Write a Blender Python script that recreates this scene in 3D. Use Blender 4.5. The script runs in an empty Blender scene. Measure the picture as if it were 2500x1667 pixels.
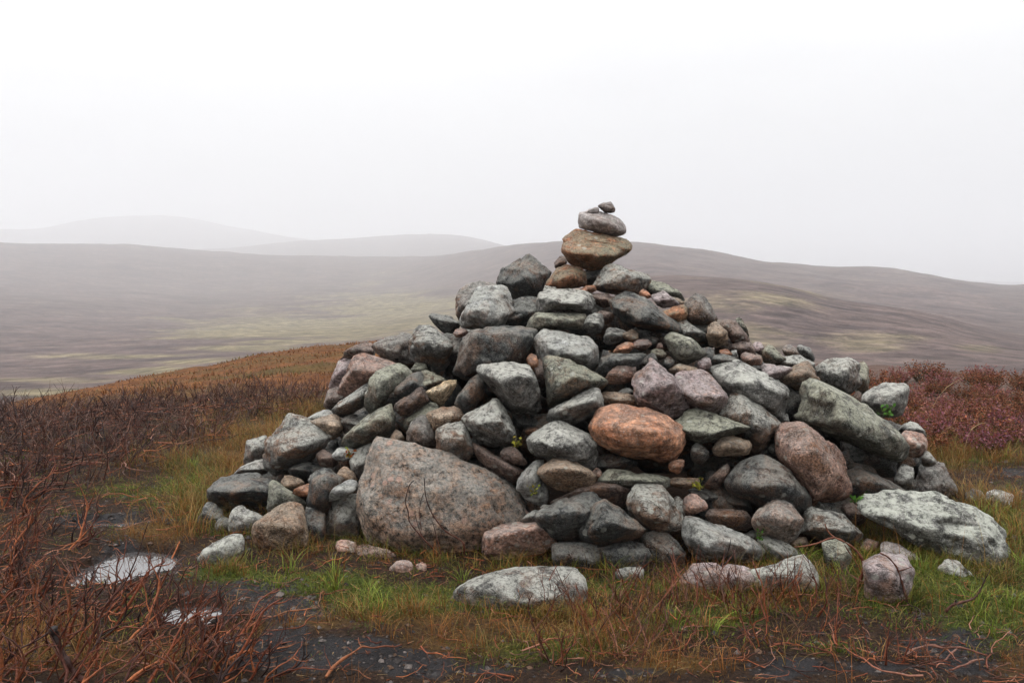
import bpy, bmesh, math, random
import numpy as np
from mathutils import Vector, Matrix

random.seed(7)
rng = np.random.default_rng(7)
scene = bpy.context.scene
C = scene.collection

# ------------------------------------------------------------------ camera
F = 2126.0            # focal length in pixels of a 2500 px wide frame
CX, CY, HORIZON = 1250.0, 833.5, 680.0
CAMZ = 1.5
PITCH = math.atan((CY - HORIZON) / F)
cam_d = bpy.data.cameras.new('camera')
cam_d.sensor_width = 36.0
cam_d.lens = 36.0 * F / 2500.0
cam_d.clip_start = 0.05
cam_d.clip_end = 20000.0
cam = bpy.data.objects.new('camera', cam_d)
C.objects.link(cam)
cam.location = (0, 0, CAMZ)
cam.rotation_euler = (math.pi / 2 - PITCH, 0, 0)
scene.camera = cam

# ------------------------------------------------------------------ light
SUN_EL, SUN_AZ = 58.0, -62.0      # elevation, azimuth from +Y towards +X
w = bpy.data.worlds.new('World'); scene.world = w; w.use_nodes = True
nt = w.node_tree
for n in list(nt.nodes): nt.nodes.remove(n)
wo = nt.nodes.new('ShaderNodeOutputWorld')
bg = nt.nodes.new('ShaderNodeBackground')
sky = nt.nodes.new('ShaderNodeTexSky'); sky.sky_type = 'NISHITA'; sky.sun_disc = False
sky.sun_elevation = math.radians(SUN_EL); sky.sun_rotation = math.radians(SUN_AZ)
sky.dust_density = 6.0
hs = nt.nodes.new('ShaderNodeHueSaturation'); hs.inputs['Saturation'].default_value = 0.02
nt.links.new(sky.outputs[0], hs.inputs['Color'])
# closed cloud deck: soft grey-white, very faint broad bands
tc = nt.nodes.new('ShaderNodeTexCoord')
mp = nt.nodes.new('ShaderNodeMapping'); mp.inputs['Scale'].default_value = (1.2, 1.2, 4.5)
ns = nt.nodes.new('ShaderNodeTexNoise'); ns.inputs['Scale'].default_value = 1.3; ns.inputs['Detail'].default_value = 3
rp = nt.nodes.new('ShaderNodeValToRGB')
rp.color_ramp.elements[0].position = 0.35; rp.color_ramp.elements[0].color = (0.84, 0.84, 0.85, 1)
rp.color_ramp.elements[1].position = 0.62; rp.color_ramp.elements[1].color = (0.99, 0.99, 0.992, 1)
mul = nt.nodes.new('ShaderNodeVectorMath'); mul.operation = 'SCALE'; mul.inputs['Scale'].default_value = 25.0
mx = nt.nodes.new('ShaderNodeMix'); mx.data_type = 'RGBA'; mx.inputs[0].default_value = 0.94
nt.links.new(tc.outputs['Generated'], mp.inputs[0]); nt.links.new(mp.outputs[0], ns.inputs['Vector'])
nt.links.new(ns.outputs['Fac'], rp.inputs[0]); nt.links.new(rp.outputs[0], mul.inputs[0])
# overcast luminance: zenith several times brighter than the horizon, as under a thick low deck
sxyz = nt.nodes.new('ShaderNodeSeparateXYZ'); nt.links.new(tc.outputs['Generated'], sxyz.inputs[0])
mr = nt.nodes.new('ShaderNodeMapRange'); mr.inputs[1].default_value = 0.0; mr.inputs[2].default_value = 1.0; mr.inputs[3].default_value = 0.20; mr.inputs[4].default_value = 1.0
pw = nt.nodes.new('ShaderNodeMath'); pw.operation = 'POWER'; pw.use_clamp = True; pw.inputs[1].default_value = 1.6
mxz = nt.nodes.new('ShaderNodeMath'); mxz.operation = 'MAXIMUM'; mxz.inputs[1].default_value = 0.0
nt.links.new(sxyz.outputs['Z'], mxz.inputs[0]); nt.links.new(mxz.outputs[0], pw.inputs[0]); nt.links.new(pw.outputs[0], mr.inputs[0])
mul2 = nt.nodes.new('ShaderNodeVectorMath'); mul2.operation = 'SCALE'; nt.links.new(mul.outputs[0], mul2.inputs[0]); nt.links.new(mr.outputs[0], mul2.inputs['Scale'])
nt.links.new(hs.outputs[0], mx.inputs[6]); nt.links.new(mul2.outputs[0], mx.inputs[7])
nt.links.new(mx.outputs[2], bg.inputs[0]); bg.inputs[1].default_value = 0.14
nt.links.new(bg.outputs[0], wo.inputs[0])

sd = bpy.data.lights.new('sun', 'SUN'); sd.energy = 1.3; sd.angle = math.radians(16); sd.color = (1.0, 0.97, 0.93)
so = bpy.data.objects.new('sun', sd); C.objects.link(so)
az, el = math.radians(SUN_AZ), math.radians(SUN_EL)
sv = Vector((math.sin(az) * math.cos(el), math.cos(az) * math.cos(el), math.sin(el)))
so.rotation_euler = sv.to_track_quat('Z', 'Y').to_euler(); so.location = sv * 50

vs = scene.view_settings
vs.view_transform = 'Standard'; vs.look = 'None'; vs.exposure = 0.0; vs.gamma = 1.0; vs.use_curve_mapping = False
cy = scene.cycles
cy.use_denoising = True
cy.max_bounces = 8; cy.diffuse_bounces = 1; cy.glossy_bounces = 2; cy.transmission_bounces = 2; cy.volume_bounces = 4
cy.use_adaptive_sampling = True
cy.sample_clamp_indirect = 4.0

# ------------------------------------------------------------------ helpers
cp, sp = math.cos(PITCH), math.sin(PITCH)
def ray(px, py):
    """world direction with unit component along the optical axis"""
    px = np.asarray(px, float); py = np.asarray(py, float)
    u = (px - CX) / F; v = (CY - py) / F
    return np.stack([u, cp + v * sp, -sp + v * cp], -1)
def project(P):
    P = np.asarray(P, float); d = P - np.array([0, 0, CAMZ])
    z = d[..., 1] * cp - d[..., 2] * sp
    y = d[..., 1] * sp + d[..., 2] * cp
    z = np.where(np.abs(z) < 1e-3, 1e-3, z)
    return CX + F * d[..., 0] / z, CY - F * y / z, z
def on_ground(px, py, z=0.0):
    r = ray(px, py); t = (z - CAMZ) / r[..., 2]
    return np.array([0, 0, CAMZ]) + r * t[..., None] if np.ndim(t) else np.array([0, 0, CAMZ]) + r * t

def _hash(ix, iy, iz, seed):
    h = (ix.astype(np.int64) * 374761393 + iy.astype(np.int64) * 668265263 + iz.astype(np.int64) * 2147483647 + seed * 1274126177) & 0xffffffff
    h = ((h ^ (h >> 13)) * 1274126177) & 0xffffffff
    h = ((h ^ (h >> 16)) * 2246822519) & 0xffffffff
    h ^= h >> 15
    return (h & 0xffff) / 32767.5 - 1.0
def vnoise(P, seed=0):
    i = np.floor(P); f = P - i; f = f * f * f * (f * (f * 6 - 15) + 10)
    ix, iy, iz = i[..., 0], i[..., 1], i[..., 2]
    fx, fy, fz = f[..., 0], f[..., 1], f[..., 2]
    def c(a, b, d): return _hash(ix + a, iy + b, iz + d, seed)
    x00 = c(0,0,0) * (1-fx) + c(1,0,0) * fx; x10 = c(0,1,0) * (1-fx) + c(1,1,0) * fx
    x01 = c(0,0,1) * (1-fx) + c(1,0,1) * fx; x11 = c(0,1,1) * (1-fx) + c(1,1,1) * fx
    return (x00 * (1-fy) + x10 * fy) * (1-fz) + (x01 * (1-fy) + x11 * fy) * fz
def fbm(P, oct=4, seed=0, gain=0.5, lac=2.03):
    P = np.asarray(P, float); a = 1.0; s = 0; t = np.zeros(P.shape[:-1])
    for o in range(oct):
        t += a * vnoise(P + 17.3 * o, seed + o); s += a; a *= gain; P = P * lac
    return t / s
def smooth(a, b, x):
    t = np.clip((x - a) / (b - a), 0, 1); return t * t * (3 - 2 * t)

def make_mesh(name, V, faces, col=None, shade=True):
    """V (n,3); faces: list of (m,k) int arrays"""
    me = bpy.data.meshes.new(name)
    V = np.ascontiguousarray(V, np.float32)
    faces = [np.asarray(f, np.int32) for f in faces if len(f)]
    nl = sum(f.size for f in faces); nf = sum(len(f) for f in faces)
    me.vertices.add(len(V)); me.vertices.foreach_set('co', V.ravel())
    me.loops.add(nl); me.polygons.add(nf)
    me.loops.foreach_set('vertex_index', np.concatenate([f.ravel() for f in faces]))
    tot = np.concatenate([np.full(len(f), f.shape[1], np.int32) for f in faces])
    st = np.zeros(nf, np.int32); st[1:] = np.cumsum(tot)[:-1]
    me.polygons.foreach_set('loop_start', st)
    me.polygons.foreach_set('use_smooth', np.full(nf, shade, bool))
    if col is not None:
        a = me.color_attributes.new('col', 'FLOAT_COLOR', 'POINT')
        c4 = np.ones((len(V), 4), np.float32); c4[:, :3] = col
        a.data.foreach_set('color', c4.ravel())
    me.update(calc_edges=True); me.validate()
    return me
def add_obj(name, me, mat=None, parent=None, loc=(0, 0, 0), **props):
    o = bpy.data.objects.new(name, me); C.objects.link(o)
    if mat is not None and me is not None and not me.materials: me.materials.append(mat)
    o.location = loc
    if parent is not None: o.parent = parent
    for k, v in props.items(): o[k] = v
    return o
def empty(name, loc, label, cat, group=None):
    o = bpy.data.objects.new(name, None); C.objects.link(o); o.location = loc; o.empty_display_size = 0.1
    o['label'] = label; o['category'] = cat
    if group: o['group'] = group
    return o

# ------------------------------------------------------------------ materials
def new_mat(name):
    m = bpy.data.materials.new(name); m.use_nodes = True
    nt = m.node_tree
    for n in list(nt.nodes): nt.nodes.remove(n)
    out = nt.nodes.new('ShaderNodeOutputMaterial'); b = nt.nodes.new('ShaderNodeBsdfPrincipled')
    nt.links.new(b.outputs[0], out.inputs[0])
    return m, nt, b, out
def N(nt, t, **kw):
    n = nt.nodes.new(t)
    for k, v in kw.items():
        if k.startswith('i_'): n.inputs[k[2:].replace('_', ' ')].default_value = v
        else: setattr(n, k, v)
    return n
def ramp(nt, src, stops):
    r = nt.nodes.new('ShaderNodeValToRGB'); cr = r.color_ramp
    while len(cr.elements) < len(stops): cr.elements.new(0.5)
    for e, (p, c) in zip(cr.elements, stops):
        e.position = p; e.color = (c, c, c, 1) if not hasattr(c, '__len__') else tuple(c[:3]) + (1,)
    nt.links.new(src, r.inputs[0]); return r.outputs[0]
def mixc(nt, fac, a, b, mode='MIX'):
    m = nt.nodes.new('ShaderNodeMix'); m.data_type = 'RGBA'; m.blend_type = mode
    for s, i in ((fac, 0), (a, 6), (b, 7)):
        if hasattr(s, 'is_linked') or hasattr(s, 'links'): nt.links.new(s, m.inputs[i])
        elif i == 0: m.inputs[0].default_value = s
        else: m.inputs[i].default_value = tuple(s[:3]) + (1,)
    return m.outputs[2]
def math_(nt, op, a, b=None, c=None):
    m = nt.nodes.new('ShaderNodeMath'); m.operation = op
    for i, s in enumerate((a, b, c)):
        if s is None: continue
        if hasattr(s, 'links'): nt.links.new(s, m.inputs[i])
        else: m.inputs[i].default_value = s
    return m.outputs[0]

def stone_mat(name, c1, c2, c3, lichen=(0.50, 0.495, 0.44), lich=0.5, speck=0.7, rough=0.55, spots=None, stain=0.85, grain=1.0, cracks=True):
    m, nt, b, out = new_mat(name)
    tc = N(nt, 'ShaderNodeTexCoord'); oi = N(nt, 'ShaderNodeObjectInfo')
    rnd = oi.outputs['Random']; rnd2 = math_(nt, 'FRACT', math_(nt, 'MULTIPLY', rnd, 7.31)); rnd3 = math_(nt, 'FRACT', math_(nt, 'MULTIPLY', rnd, 31.7))
    off = N(nt, 'ShaderNodeVectorMath', operation='SCALE'); off.inputs[0].default_value = (37.1, 91.7, 53.3)
    nt.links.new(rnd, off.inputs['Scale'])
    ad = N(nt, 'ShaderNodeVectorMath', operation='ADD')
    nt.links.new(tc.outputs['Object'], ad.inputs[0]); nt.links.new(off.outputs[0], ad.inputs[1])
    sc_ = N(nt, 'ShaderNodeVectorMath', operation='SCALE'); nt.links.new(ad.outputs[0], sc_.inputs[0])      # grain size differs from stone to stone
    nt.links.new(math_(nt, 'MULTIPLY_ADD', rnd2, 0.9 * grain, 0.55 * grain), sc_.inputs['Scale'])
    P = ad.outputs[0]; PG = sc_.outputs[0]
    def noise(sc, det=4, rg=0.55, dist=0.0, V=None, stretch=None):
        n = N(nt, 'ShaderNodeTexNoise', i_Scale=sc, i_Detail=det, i_Roughness=rg, i_Distortion=dist)
        src = V or P
        if stretch:
            mp = N(nt, 'ShaderNodeMapping'); mp.inputs['Scale'].default_value = stretch; mp.inputs['Rotation'].default_value = (0.3, 0.5, 0.2); nt.links.new(src, mp.inputs[0]); src = mp.outputs[0]
        nt.links.new(src, n.inputs['Vector']); return n.outputs['Fac']
    big = noise(3.2, 5, 0.6, 0.6); mid = noise(11, 5, 0.65, 0.4); fine = noise(85, 3, 0.7, 0, PG); vf = noise(200, 2, 0.6, 0, PG)
    col = mixc(nt, ramp(nt, big, [(0.40, 0), (0.60, 1)]), c1, c2)
    col = mixc(nt, ramp(nt, mid, [(0.50, 0), (0.64, 0.9)]), col, c3)
    hsv = N(nt, 'ShaderNodeHueSaturation')                                  # stone-to-stone value shift
    nt.links.new(math_(nt, 'MULTIPLY_ADD', rnd, 0.62, 0.72), hsv.inputs['Value'])
    nt.links.new(col, hsv.inputs['Color']); col = hsv.outputs[0]
    # layered banding on some
    band = math_(nt, 'MULTIPLY', ramp(nt, noise(9, 4, 0.6, 0.2, P, (0.5, 0.5, 5.0)), [(0.45, 0), (0.62, 0.55)]), ramp(nt, rnd3, [(0.55, 0), (0.7, 1)]))
    col = mixc(nt, band, col, c3)
    # rust and damp stains
    st = math_(nt, 'MULTIPLY', ramp(nt, noise(4.5, 4, 0.65, 0.8), [(0.47, 0), (0.60, 1)]), math_(nt, 'MULTIPLY', rnd2, stain))
    col = mixc(nt, st, col, (0.20, 0.095, 0.045))
    # coarse mottling and crystalline speckle
    sk = math_(nt, 'MULTIPLY_ADD', rnd3, 0.7, 0.45)
    mot = ramp(nt, noise(26, 5, 0.75, 0.2, PG), [(0.39, 1 - 0.95 * speck), (0.50, 0.85), (0.61, 1.6)])
    spk = ramp(nt, fine, [(0.40, 1 - 1.0 * speck), (0.5, 0.95), (0.60, 1.7)])
    col = mixc(nt, sk, col, mixc(nt, 1.0, col, mot, 'MULTIPLY'))
    col = mixc(nt, math_(nt, 'SUBTRACT', 1.25, sk), col, mixc(nt, 1.0, col, spk, 'MULTIPLY'))
    # lichen crust in blotches, brightened and spread on upper faces to paint top-lit contrast
    geo = N(nt, 'ShaderNodeNewGeometry'); sx = N(nt, 'ShaderNodeSeparateXYZ'); nt.links.new(geo.outputs['Normal'], sx.inputs[0])
    up = ramp(nt, sx.outputs['Z'], [(0.02, 0.08), (0.55, 1.0)])
    lm = ramp(nt, noise(9, 7, 0.78, 0.3), [(0.42, 0), (0.50, 1)])
    lf = math_(nt, 'MULTIPLY', math_(nt, 'MULTIPLY', up, lm), lich)
    col = mixc(nt, lf, col, mixc(nt, 1.0, lichen, ramp(nt, noise(48, 4, 0.75, 0, PG), [(0.38, 0.30), (0.48, 0.95), (0.62, 1.2)]), 'MULTIPLY'))
    hi = ramp(nt, vf, [(0.58, 0), (0.68, 0.6 * speck)])
    col = mixc(nt, hi, col, (0.60, 0.59, 0.56))
    # round lichen rosettes
    vo = N(nt, 'ShaderNodeTexVoronoi', i_Scale=13.0); vo.feature = 'F1'; nt.links.new(P, vo.inputs['Vector'])
    dd = math_(nt, 'ADD', vo.outputs['Distance'], math_(nt, 'MULTIPLY_ADD', noise(60, 3), 0.2, -0.1))
    dm = math_(nt, 'MULTIPLY', ramp(nt, dd, [(0.20, 1), (0.26, 0)]), ramp(nt, noise(5, 2), [(0.50, 0), (0.56, 0.85)]))
    col = mixc(nt, math_(nt, 'MULTIPLY', dm, min(1.0, lich + 0.1)), col, spots or (0.48, 0.48, 0.42))
    # hairline cracks
    vc = N(nt, 'ShaderNodeTexVoronoi', i_Scale=4.2); vc.feature = 'DISTANCE_TO_EDGE'
    dv = N(nt, 'ShaderNodeVectorMath', operation='ADD'); nz_ = N(nt, 'ShaderNodeTexNoise', i_Scale=7.0, i_Detail=4.0); nt.links.new(P, nz_.inputs['Vector'])
    ds = N(nt, 'ShaderNodeVectorMath', operation='SCALE'); ds.inputs['Scale'].default_value = 0.35; nt.links.new(nz_.outputs['Color'], ds.inputs[0]); nt.links.new(P, dv.inputs[0]); nt.links.new(ds.outputs[0], dv.inputs[1]); nt.links.new(dv.outputs[0], vc.inputs['Vector'])
    crack = math_(nt, 'MULTIPLY', ramp(nt, vc.outputs['Distance'], [(0.006, 1), (0.022, 0)]), ramp(nt, rnd2, [(0.62, 0), (0.7, 1)] if cracks else [(0.98, 0), (1, 0)]))
    nt.links.new(col, b.inputs['Base Color'])
    rr = ramp(nt, mid, [(0.3, rough - 0.14), (0.7, rough + 0.22)])
    nt.links.new(rr, b.inputs['Roughness'])
    b.inputs['Specular IOR Level'].default_value = 0.17
    h = math_(nt, 'ADD', math_(nt, 'MULTIPLY', noise(34, 6, 0.75, 0, PG), 1.0), math_(nt, 'MULTIPLY', fine, 0.4))
    h = math_(nt, 'SUBTRACT', h, math_(nt, 'MULTIPLY', crack, 0.9))
    bp = N(nt, 'ShaderNodeBump', i_Strength=1.0, i_Distance=0.03); nt.links.new(h, bp.inputs['Height'])
    nt.links.new(bp.outputs[0], b.inputs['Normal'])
    return m

M = {
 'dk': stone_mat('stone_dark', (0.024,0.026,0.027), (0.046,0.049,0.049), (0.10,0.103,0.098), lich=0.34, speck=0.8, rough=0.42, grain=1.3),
 'gr': stone_mat('stone_grey', (0.108,0.104,0.096), (0.175,0.169,0.155), (0.044,0.043,0.040), lich=0.72, rough=0.5, grain=0.9),
 'gg': stone_mat('stone_grey_green', (0.095,0.096,0.078), (0.15,0.148,0.12), (0.042,0.040,0.032), lichen=(0.43,0.43,0.33), lich=0.65, grain=1.1),
 'lg': stone_mat('stone_pale_grey', (0.23,0.235,0.225), (0.33,0.33,0.31), (0.15,0.15,0.14), lichen=(0.42,0.42,0.38), lich=0.7, grain=0.75),
 'wh': stone_mat('stone_whitish_lichen', (0.20,0.19,0.17), (0.30,0.27,0.235), (0.09,0.085,0.075), lichen=(0.44,0.44,0.39), lich=0.85),
 'pk': stone_mat('stone_pink', (0.30,0.165,0.12), (0.40,0.25,0.19), (0.14,0.08,0.065), lichen=(0.38,0.34,0.31), lich=0.4, grain=0.7),
 'pp': stone_mat('stone_purple_pink', (0.25,0.185,0.18), (0.36,0.30,0.29), (0.13,0.09,0.08), lichen=(0.42,0.37,0.36), lich=0.5, grain=0.65),
 'or': stone_mat('stone_orange', (0.38,0.155,0.075), (0.48,0.255,0.155), (0.20,0.09,0.055), lichen=(0.42,0.30,0.24), lich=0.3, grain=0.6),
 'og': stone_mat('stone_rust_lichen', (0.38,0.15,0.07), (0.19,0.15,0.09), (0.46,0.21,0.11), lichen=(0.27,0.26,0.18), lich=0.6),
 'br': stone_mat('stone_brown', (0.13,0.085,0.065), (0.20,0.14,0.115), (0.075,0.055,0.05), lichen=(0.26,0.22,0.19), lich=0.35),
 'ta': stone_mat('stone_tan', (0.29,0.20,0.13), (0.36,0.27,0.195), (0.17,0.125,0.09), lichen=(0.40,0.34,0.27), lich=0.4, grain=0.8),
 'tp': stone_mat('stone_taupe', (0.30,0.26,0.245), (0.40,0.355,0.335), (0.20,0.17,0.16), lichen=(0.38,0.35,0.33), lich=0.35, speck=0.5),
 'mx': stone_mat('stone_grey_rust', (0.15,0.145,0.135), (0.20,0.13,0.095), (0.10,0.095,0.09), lichen=(0.32,0.31,0.28), lich=0.5),
 'sl': stone_mat('stone_speckled_slab', (0.28,0.215,0.165), (0.31,0.19,0.125), (0.17,0.15,0.13), lichen=(0.38,0.375,0.34), lich=0.55, speck=1.0, spots=(0.55,0.34,0.27), grain=1.15, cracks=False),
 'wl': stone_mat('stone_lichen_slab', (0.11,0.11,0.10), (0.19,0.185,0.165), (0.05,0.05,0.045), lichen=(0.42,0.43,0.37), lich=0.85, speck=0.9, grain=0.9, cracks=False),
 'go': stone_mat('stone_golden', (0.50,0.36,0.20), (0.55,0.44,0.30), (0.25,0.15,0.10), lich=0.1),
}
def attr_mat(name, rough=0.6, spec=0.3, noise_scale=40, var=0.35, transl=0.0):
    m, nt, b, out = new_mat(name)
    a = N(nt, 'ShaderNodeAttribute', attribute_name='col')
    tc = N(nt, 'ShaderNodeTexCoord')
    n = N(nt, 'ShaderNodeTexNoise', i_Scale=noise_scale, i_Detail=3.0); nt.links.new(tc.outputs['Object'], n.inputs['Vector'])
    f = ramp(nt, n.outputs['Fac'], [(0.3, 1 - var), (0.7, 1 + 0.0)])
    col = mixc(nt, 1.0, a.outputs['Color'], f, 'MULTIPLY')
    nt.links.new(col, b.inputs['Base Color'])
    b.inputs['Roughness'].default_value = rough; b.inputs['Specular IOR Level'].default_value = spec
    if transl:
        t = N(nt, 'ShaderNodeBsdfTranslucent'); nt.links.new(col, t.inputs[0])
        ms = N(nt, 'ShaderNodeMixShader'); ms.inputs[0].default_value = transl
        nt.links.new(b.outputs[0], ms.inputs[1]); nt.links.new(t.outputs[0], ms.inputs[2]); nt.links.new(ms.outputs[0], out.inputs[0])
    return m
MAT_TWIG = attr_mat('wet_heather_wood', 0.5, 0.15, 60, 0.55)
MAT_GRASS = attr_mat('grass_blades', 0.6, 0.15, 25, 0.25, 0.25)
MAT_LEAF = attr_mat('leaves', 0.7, 0.1, 60, 0.25, 0.2)

# ------------------------------------------------------------------ terrain
def tab(px, pts):
    a = np.array(pts, float); return np.interp(px, a[:, 0], a[:, 1])
def blur1(a, k=9):
    kern = np.hanning(k + 2)[1:-1]; kern /= kern.sum()
    p = np.pad(a, (k // 2, k // 2), mode='edge'); return np.convolve(p, kern, 'valid')
TH_IN = np.radians(np.arange(-42, 42.01, 0.3))
TH_OUT = np.radians(np.arange(45, 315.1, 3.0))
THETA = np.concatenate([TH_IN, TH_OUT])            # closed ring
def control_rows(th):
    t = np.where(np.cos(th) > 0.2, th, np.sign(np.sin(th)) * 1.37)
    px = np.clip(CX + F * np.tan(t) / cp, -1800, 4300)
    rows = []
    def zpix(r, py):
        d = ray(px, py); return CAMZ + r * d[:, 2] / np.hypot(d[:, 0], d[:, 1])
    def add(r, pts):
        py = blur1(tab(px, pts), 7); r = np.broadcast_to(np.asarray(r, float), px.shape)
        rows.append((r, zpix(r, py)))
    one = np.ones_like(px)
    rows.append((one * 0.3, one * 0)); rows.append((one * 9.0, one * 0))
    rows.append((one * 14.0, tab(px, [(-600, -0.55), (0, -0.42), (500, -0.2), (850, -0.1), (1500, -0.05), (2500, -0.12)])))
    brow = [(-600,1020),(0,993),(76,982),(268,944),(440,909),(536,894),(650,873),(765,856),(861,846),(1000,838),(1400,850),(1900,880),(2000,892),(2500,925),(3500,930)]
    add(28, brow); add(60, [(a, b + 22) for a, b in brow])
    add(110, [(-600,1000),(0,968),(268,950),(440,912),(861,862),(1400,865),(2000,895),(2500,912),(3500,915)])
    add(230, [(-600,890),(0,880),(400,862),(850,832),(1200,800),(1400,725),(1600,675),(1722,679),(1837,686),(1944,705),(2040,732),(2212,755),(2308,774),(2365,793),(2500,824),(3000,880)])
    add(310, [(-600,850),(0,842),(850,812),(1200,780),(1400,738),(1600,696),(1837,706),(2040,746),(2212,766),(2365,790),(2500,812),(3000,840)])
    add(460, [(-600,780),(0,790),(500,800),(850,786),(1100,757),(1400,690),(1600,662),(2040,716),(2500,770),(3000,790)])
    k = smooth(850, 1550, px)
    add(900 * (1 - k) + 600 * k, [(-600,680),(0,692),(500,716),(1000,702),(1200,672),(1400,630),(1600,630),(1860,667),(2040,684),(2250,702),(2500,732),(3000,740)])
    crest = [(-600,580),(0,592),(320,600),(470,612),(690,625),(1060,628),(1180,612),(1290,598),(1370,592),(1540,593),(1600,596),(1726,610),(1810,627),(1860,638),(1944,642),(2032,651),(2097,648),(2166,652),(2250,665),(2354,686),(2423,693),(2500,696),(3500,670)]
    rB = 1450 * (1 - k) + 820 * k
    add(rB, crest); add(rB * 1.28, [(a, b + 14) for a, b in crest])
    mid = [(-600,640),(0,640),(470,611),(566,607),(746,586),(900,580),(1000,573),(1090,572),(1150,580),(1200,592),(1240,606),(1400,650),(2500,700),(3500,690)]
    add(2700, mid); add(3200, [(a, b + 10) for a, b in mid])
    add(4000, [(-600,580),(0,560),(100,561),(190,540),(260,530),(400,527),(470,532),(560,552),(690,578),(746,586),(900,600),(1300,640),(2500,690),(3500,680)])
    rows.append((one * 5600, one * -20)); rows.append((one * 9000, one * -30))
    return np.log(np.stack([r for r, z in rows], 0)), np.stack([z for r, z in rows], 0)
LR, ZR = control_rows(THETA)
# monotone cubic slopes (per column)
_h = np.diff(LR, axis=0); _d = np.diff(ZR, axis=0) / _h
_m = np.zeros_like(ZR)
same = _d[:-1] * _d[1:] > 0
w1 = 2 * _h[1:] + _h[:-1]; w2 = _h[1:] + 2 * _h[:-1]
with np.errstate(divide='ignore', invalid='ignore'):
    hm = (w1 + w2) / (w1 / _d[:-1] + w2 / _d[1:])
_m[1:-1] = np.where(same, np.nan_to_num(hm), 0)
def base_height(th_idx, r):
    """height for theta column index array and radius array (same shape)"""
    lr = np.log(r); out = np.zeros_like(lr)
    for k in range(LR.shape[0] - 1):
        x0 = LR[k][th_idx]; x1 = LR[k + 1][th_idx]
        s = (lr >= x0) & (lr < x1)
        h = x1 - x0; t = np.clip((lr - x0) / h, 0, 1)
        v = ((2*t**3 - 3*t**2 + 1) * ZR[k][th_idx] + (t**3 - 2*t**2 + t) * h * _m[k][th_idx]
             + (-2*t**3 + 3*t**2) * ZR[k+1][th_idx] + (t**3 - t**2) * h * _m[k+1][th_idx])
        out = np.where(s, v, out)
    return out
def col_index(x, y):
    th = np.arctan2(x, y); th = np.where(th < THETA[0], th + 2 * np.pi, th)
    return np.interp(th, THETA, np.arange(len(THETA)))
WATER_Z = -0.045
PUDDLES = [  # px, py, half-width m, half-depth m, depth
    (320, 1362, 0.22, 0.22, 0.15), (258, 1395, 0.17, 0.14, 0.12), (470, 1482, 0.15, 0.13, 0.11), (560, 1540, 0.16, 0.10, 0.06),
    (300, 1268, 0.30, 0.12, 0.05)]
def near_detail(x, y):
    P = np.stack([x, y, np.zeros_like(x)], -1)
    z = 0.035 * fbm(P * 1.1, 3, 5) + 0.030 * fbm(P * 5.0, 5, 9, 0.6)
    z = z + 0.07 * smooth(2.4, 4.2, np.hypot((x - 0.65) / 1.0, (y - 6.2) / 0.75)) * 0
    for px, py, a, b, d in PUDDLES:
        c = on_ground(px, py)
        q = np.hypot((x - c[0]) / a, (y - c[1]) / b) + 0.25 * fbm(P * 6.0, 3, 31)
        z = z - d * (1 - smooth(0.6, 1.35, q)) * 1.0
    return z
def ground_z(x, y):
    x = np.atleast_1d(np.asarray(x, float)); y = np.atleast_1d(np.asarray(y, float))
    r = np.hypot(x, y); ci = col_index(x, y); i0 = np.floor(ci).astype(int) % len(THETA); i1 = (i0 + 1) % len(THETA); f = ci - np.floor(ci)
    z = base_height(i0, r) * (1 - f) + base_height(i1, r) * f
    P = np.stack([x, y, np.zeros_like(x)], -1)
    near = 1 - smooth(11, 16, r)
    z = z + near * near_detail(x, y)
    far = smooth(12, 40, r)
    s = np.maximum(r, 1) * 0.09
    q = np.log(np.maximum(r, 1))
    Q = np.stack([x / (40), y / (40), 0 * x], -1)
    amp = np.minimum(r * 0.0035, 2.2)
    z = z + far * amp * (fbm(Q, 4, 40) + 0.6 * fbm(Q / 4.5, 3, 44) * np.minimum(r / 300, 2.2))
    z = z + (1 - near) * (1 - smooth(60, 120, r)) * (0.10 * fbm(P * 0.9, 3, 51) + 0.16 * fbm(P * 0.3, 2, 52))
    return z

# ---- what covers the ground near the cairn (bare wet peat, green, straw)
def blob(px, py, L):
    m = np.zeros_like(px)
    for cx_, cy_, rx, ry, a in L:
        m = np.maximum(m, a * np.exp(-(((px - cx_) / rx) ** 2 + ((py - cy_) / ry) ** 2)))
    return m
MUD = [(600,1440,150,38,1.1),(690,1490,150,45,.9),(520,1500,110,40,1),(820,1600,330,42,1.1),(1120,1625,260,26,.9),(300,1268,190,26,1),(320,1370,130,55,1.2),(1560,1640,170,26,.7),
       (2310,1560,150,40,1.0),(2080,1620,250,35,.9),(2380,1600,140,50,.9),(1900,1640,100,30,.7),(150,1330,120,40,.6),(2420,1150,110,14,.7),(640,1560,170,50,.7),(2440,1190,90,14,.6)]
GREEN = [(790,1430,170,36,1),(980,1470,220,45,1),(480,1190,90,70,.9),(330,1200,150,22,.5),(1330,1580,220,40,.8),(1560,1430,200,40,.7),(2200,1420,220,60,1),(2420,1470,160,100,1),
         (2350,1130,120,30,.6),(2300,1300,140,60,.8),(560,1395,120,22,1),(640,1090,90,26,.5),(1750,1500,200,50,.5),(2450,1300,80,80,.8),(1940,1380,90,30,.7),(1250,1480,160,40,.6),(2000,1580,160,30,.5)]
STRAW = [(1450,1520,260,60,1),(1830,1440,200,50,1.0),(1650,1620,120,26,.9),(680,1140,140,50,.8),(360,1300,130,22,.9),(600,960,330,50,.9),(90,1560,160,60,.8),(960,1510,220,30,.7),(760,1535,200,20,.7),(2300,1090,150,50,.6),(2480,1610,60,50,.6),(1100,1560,200,40,.6),(250,1610,260,60,.6)]
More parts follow.
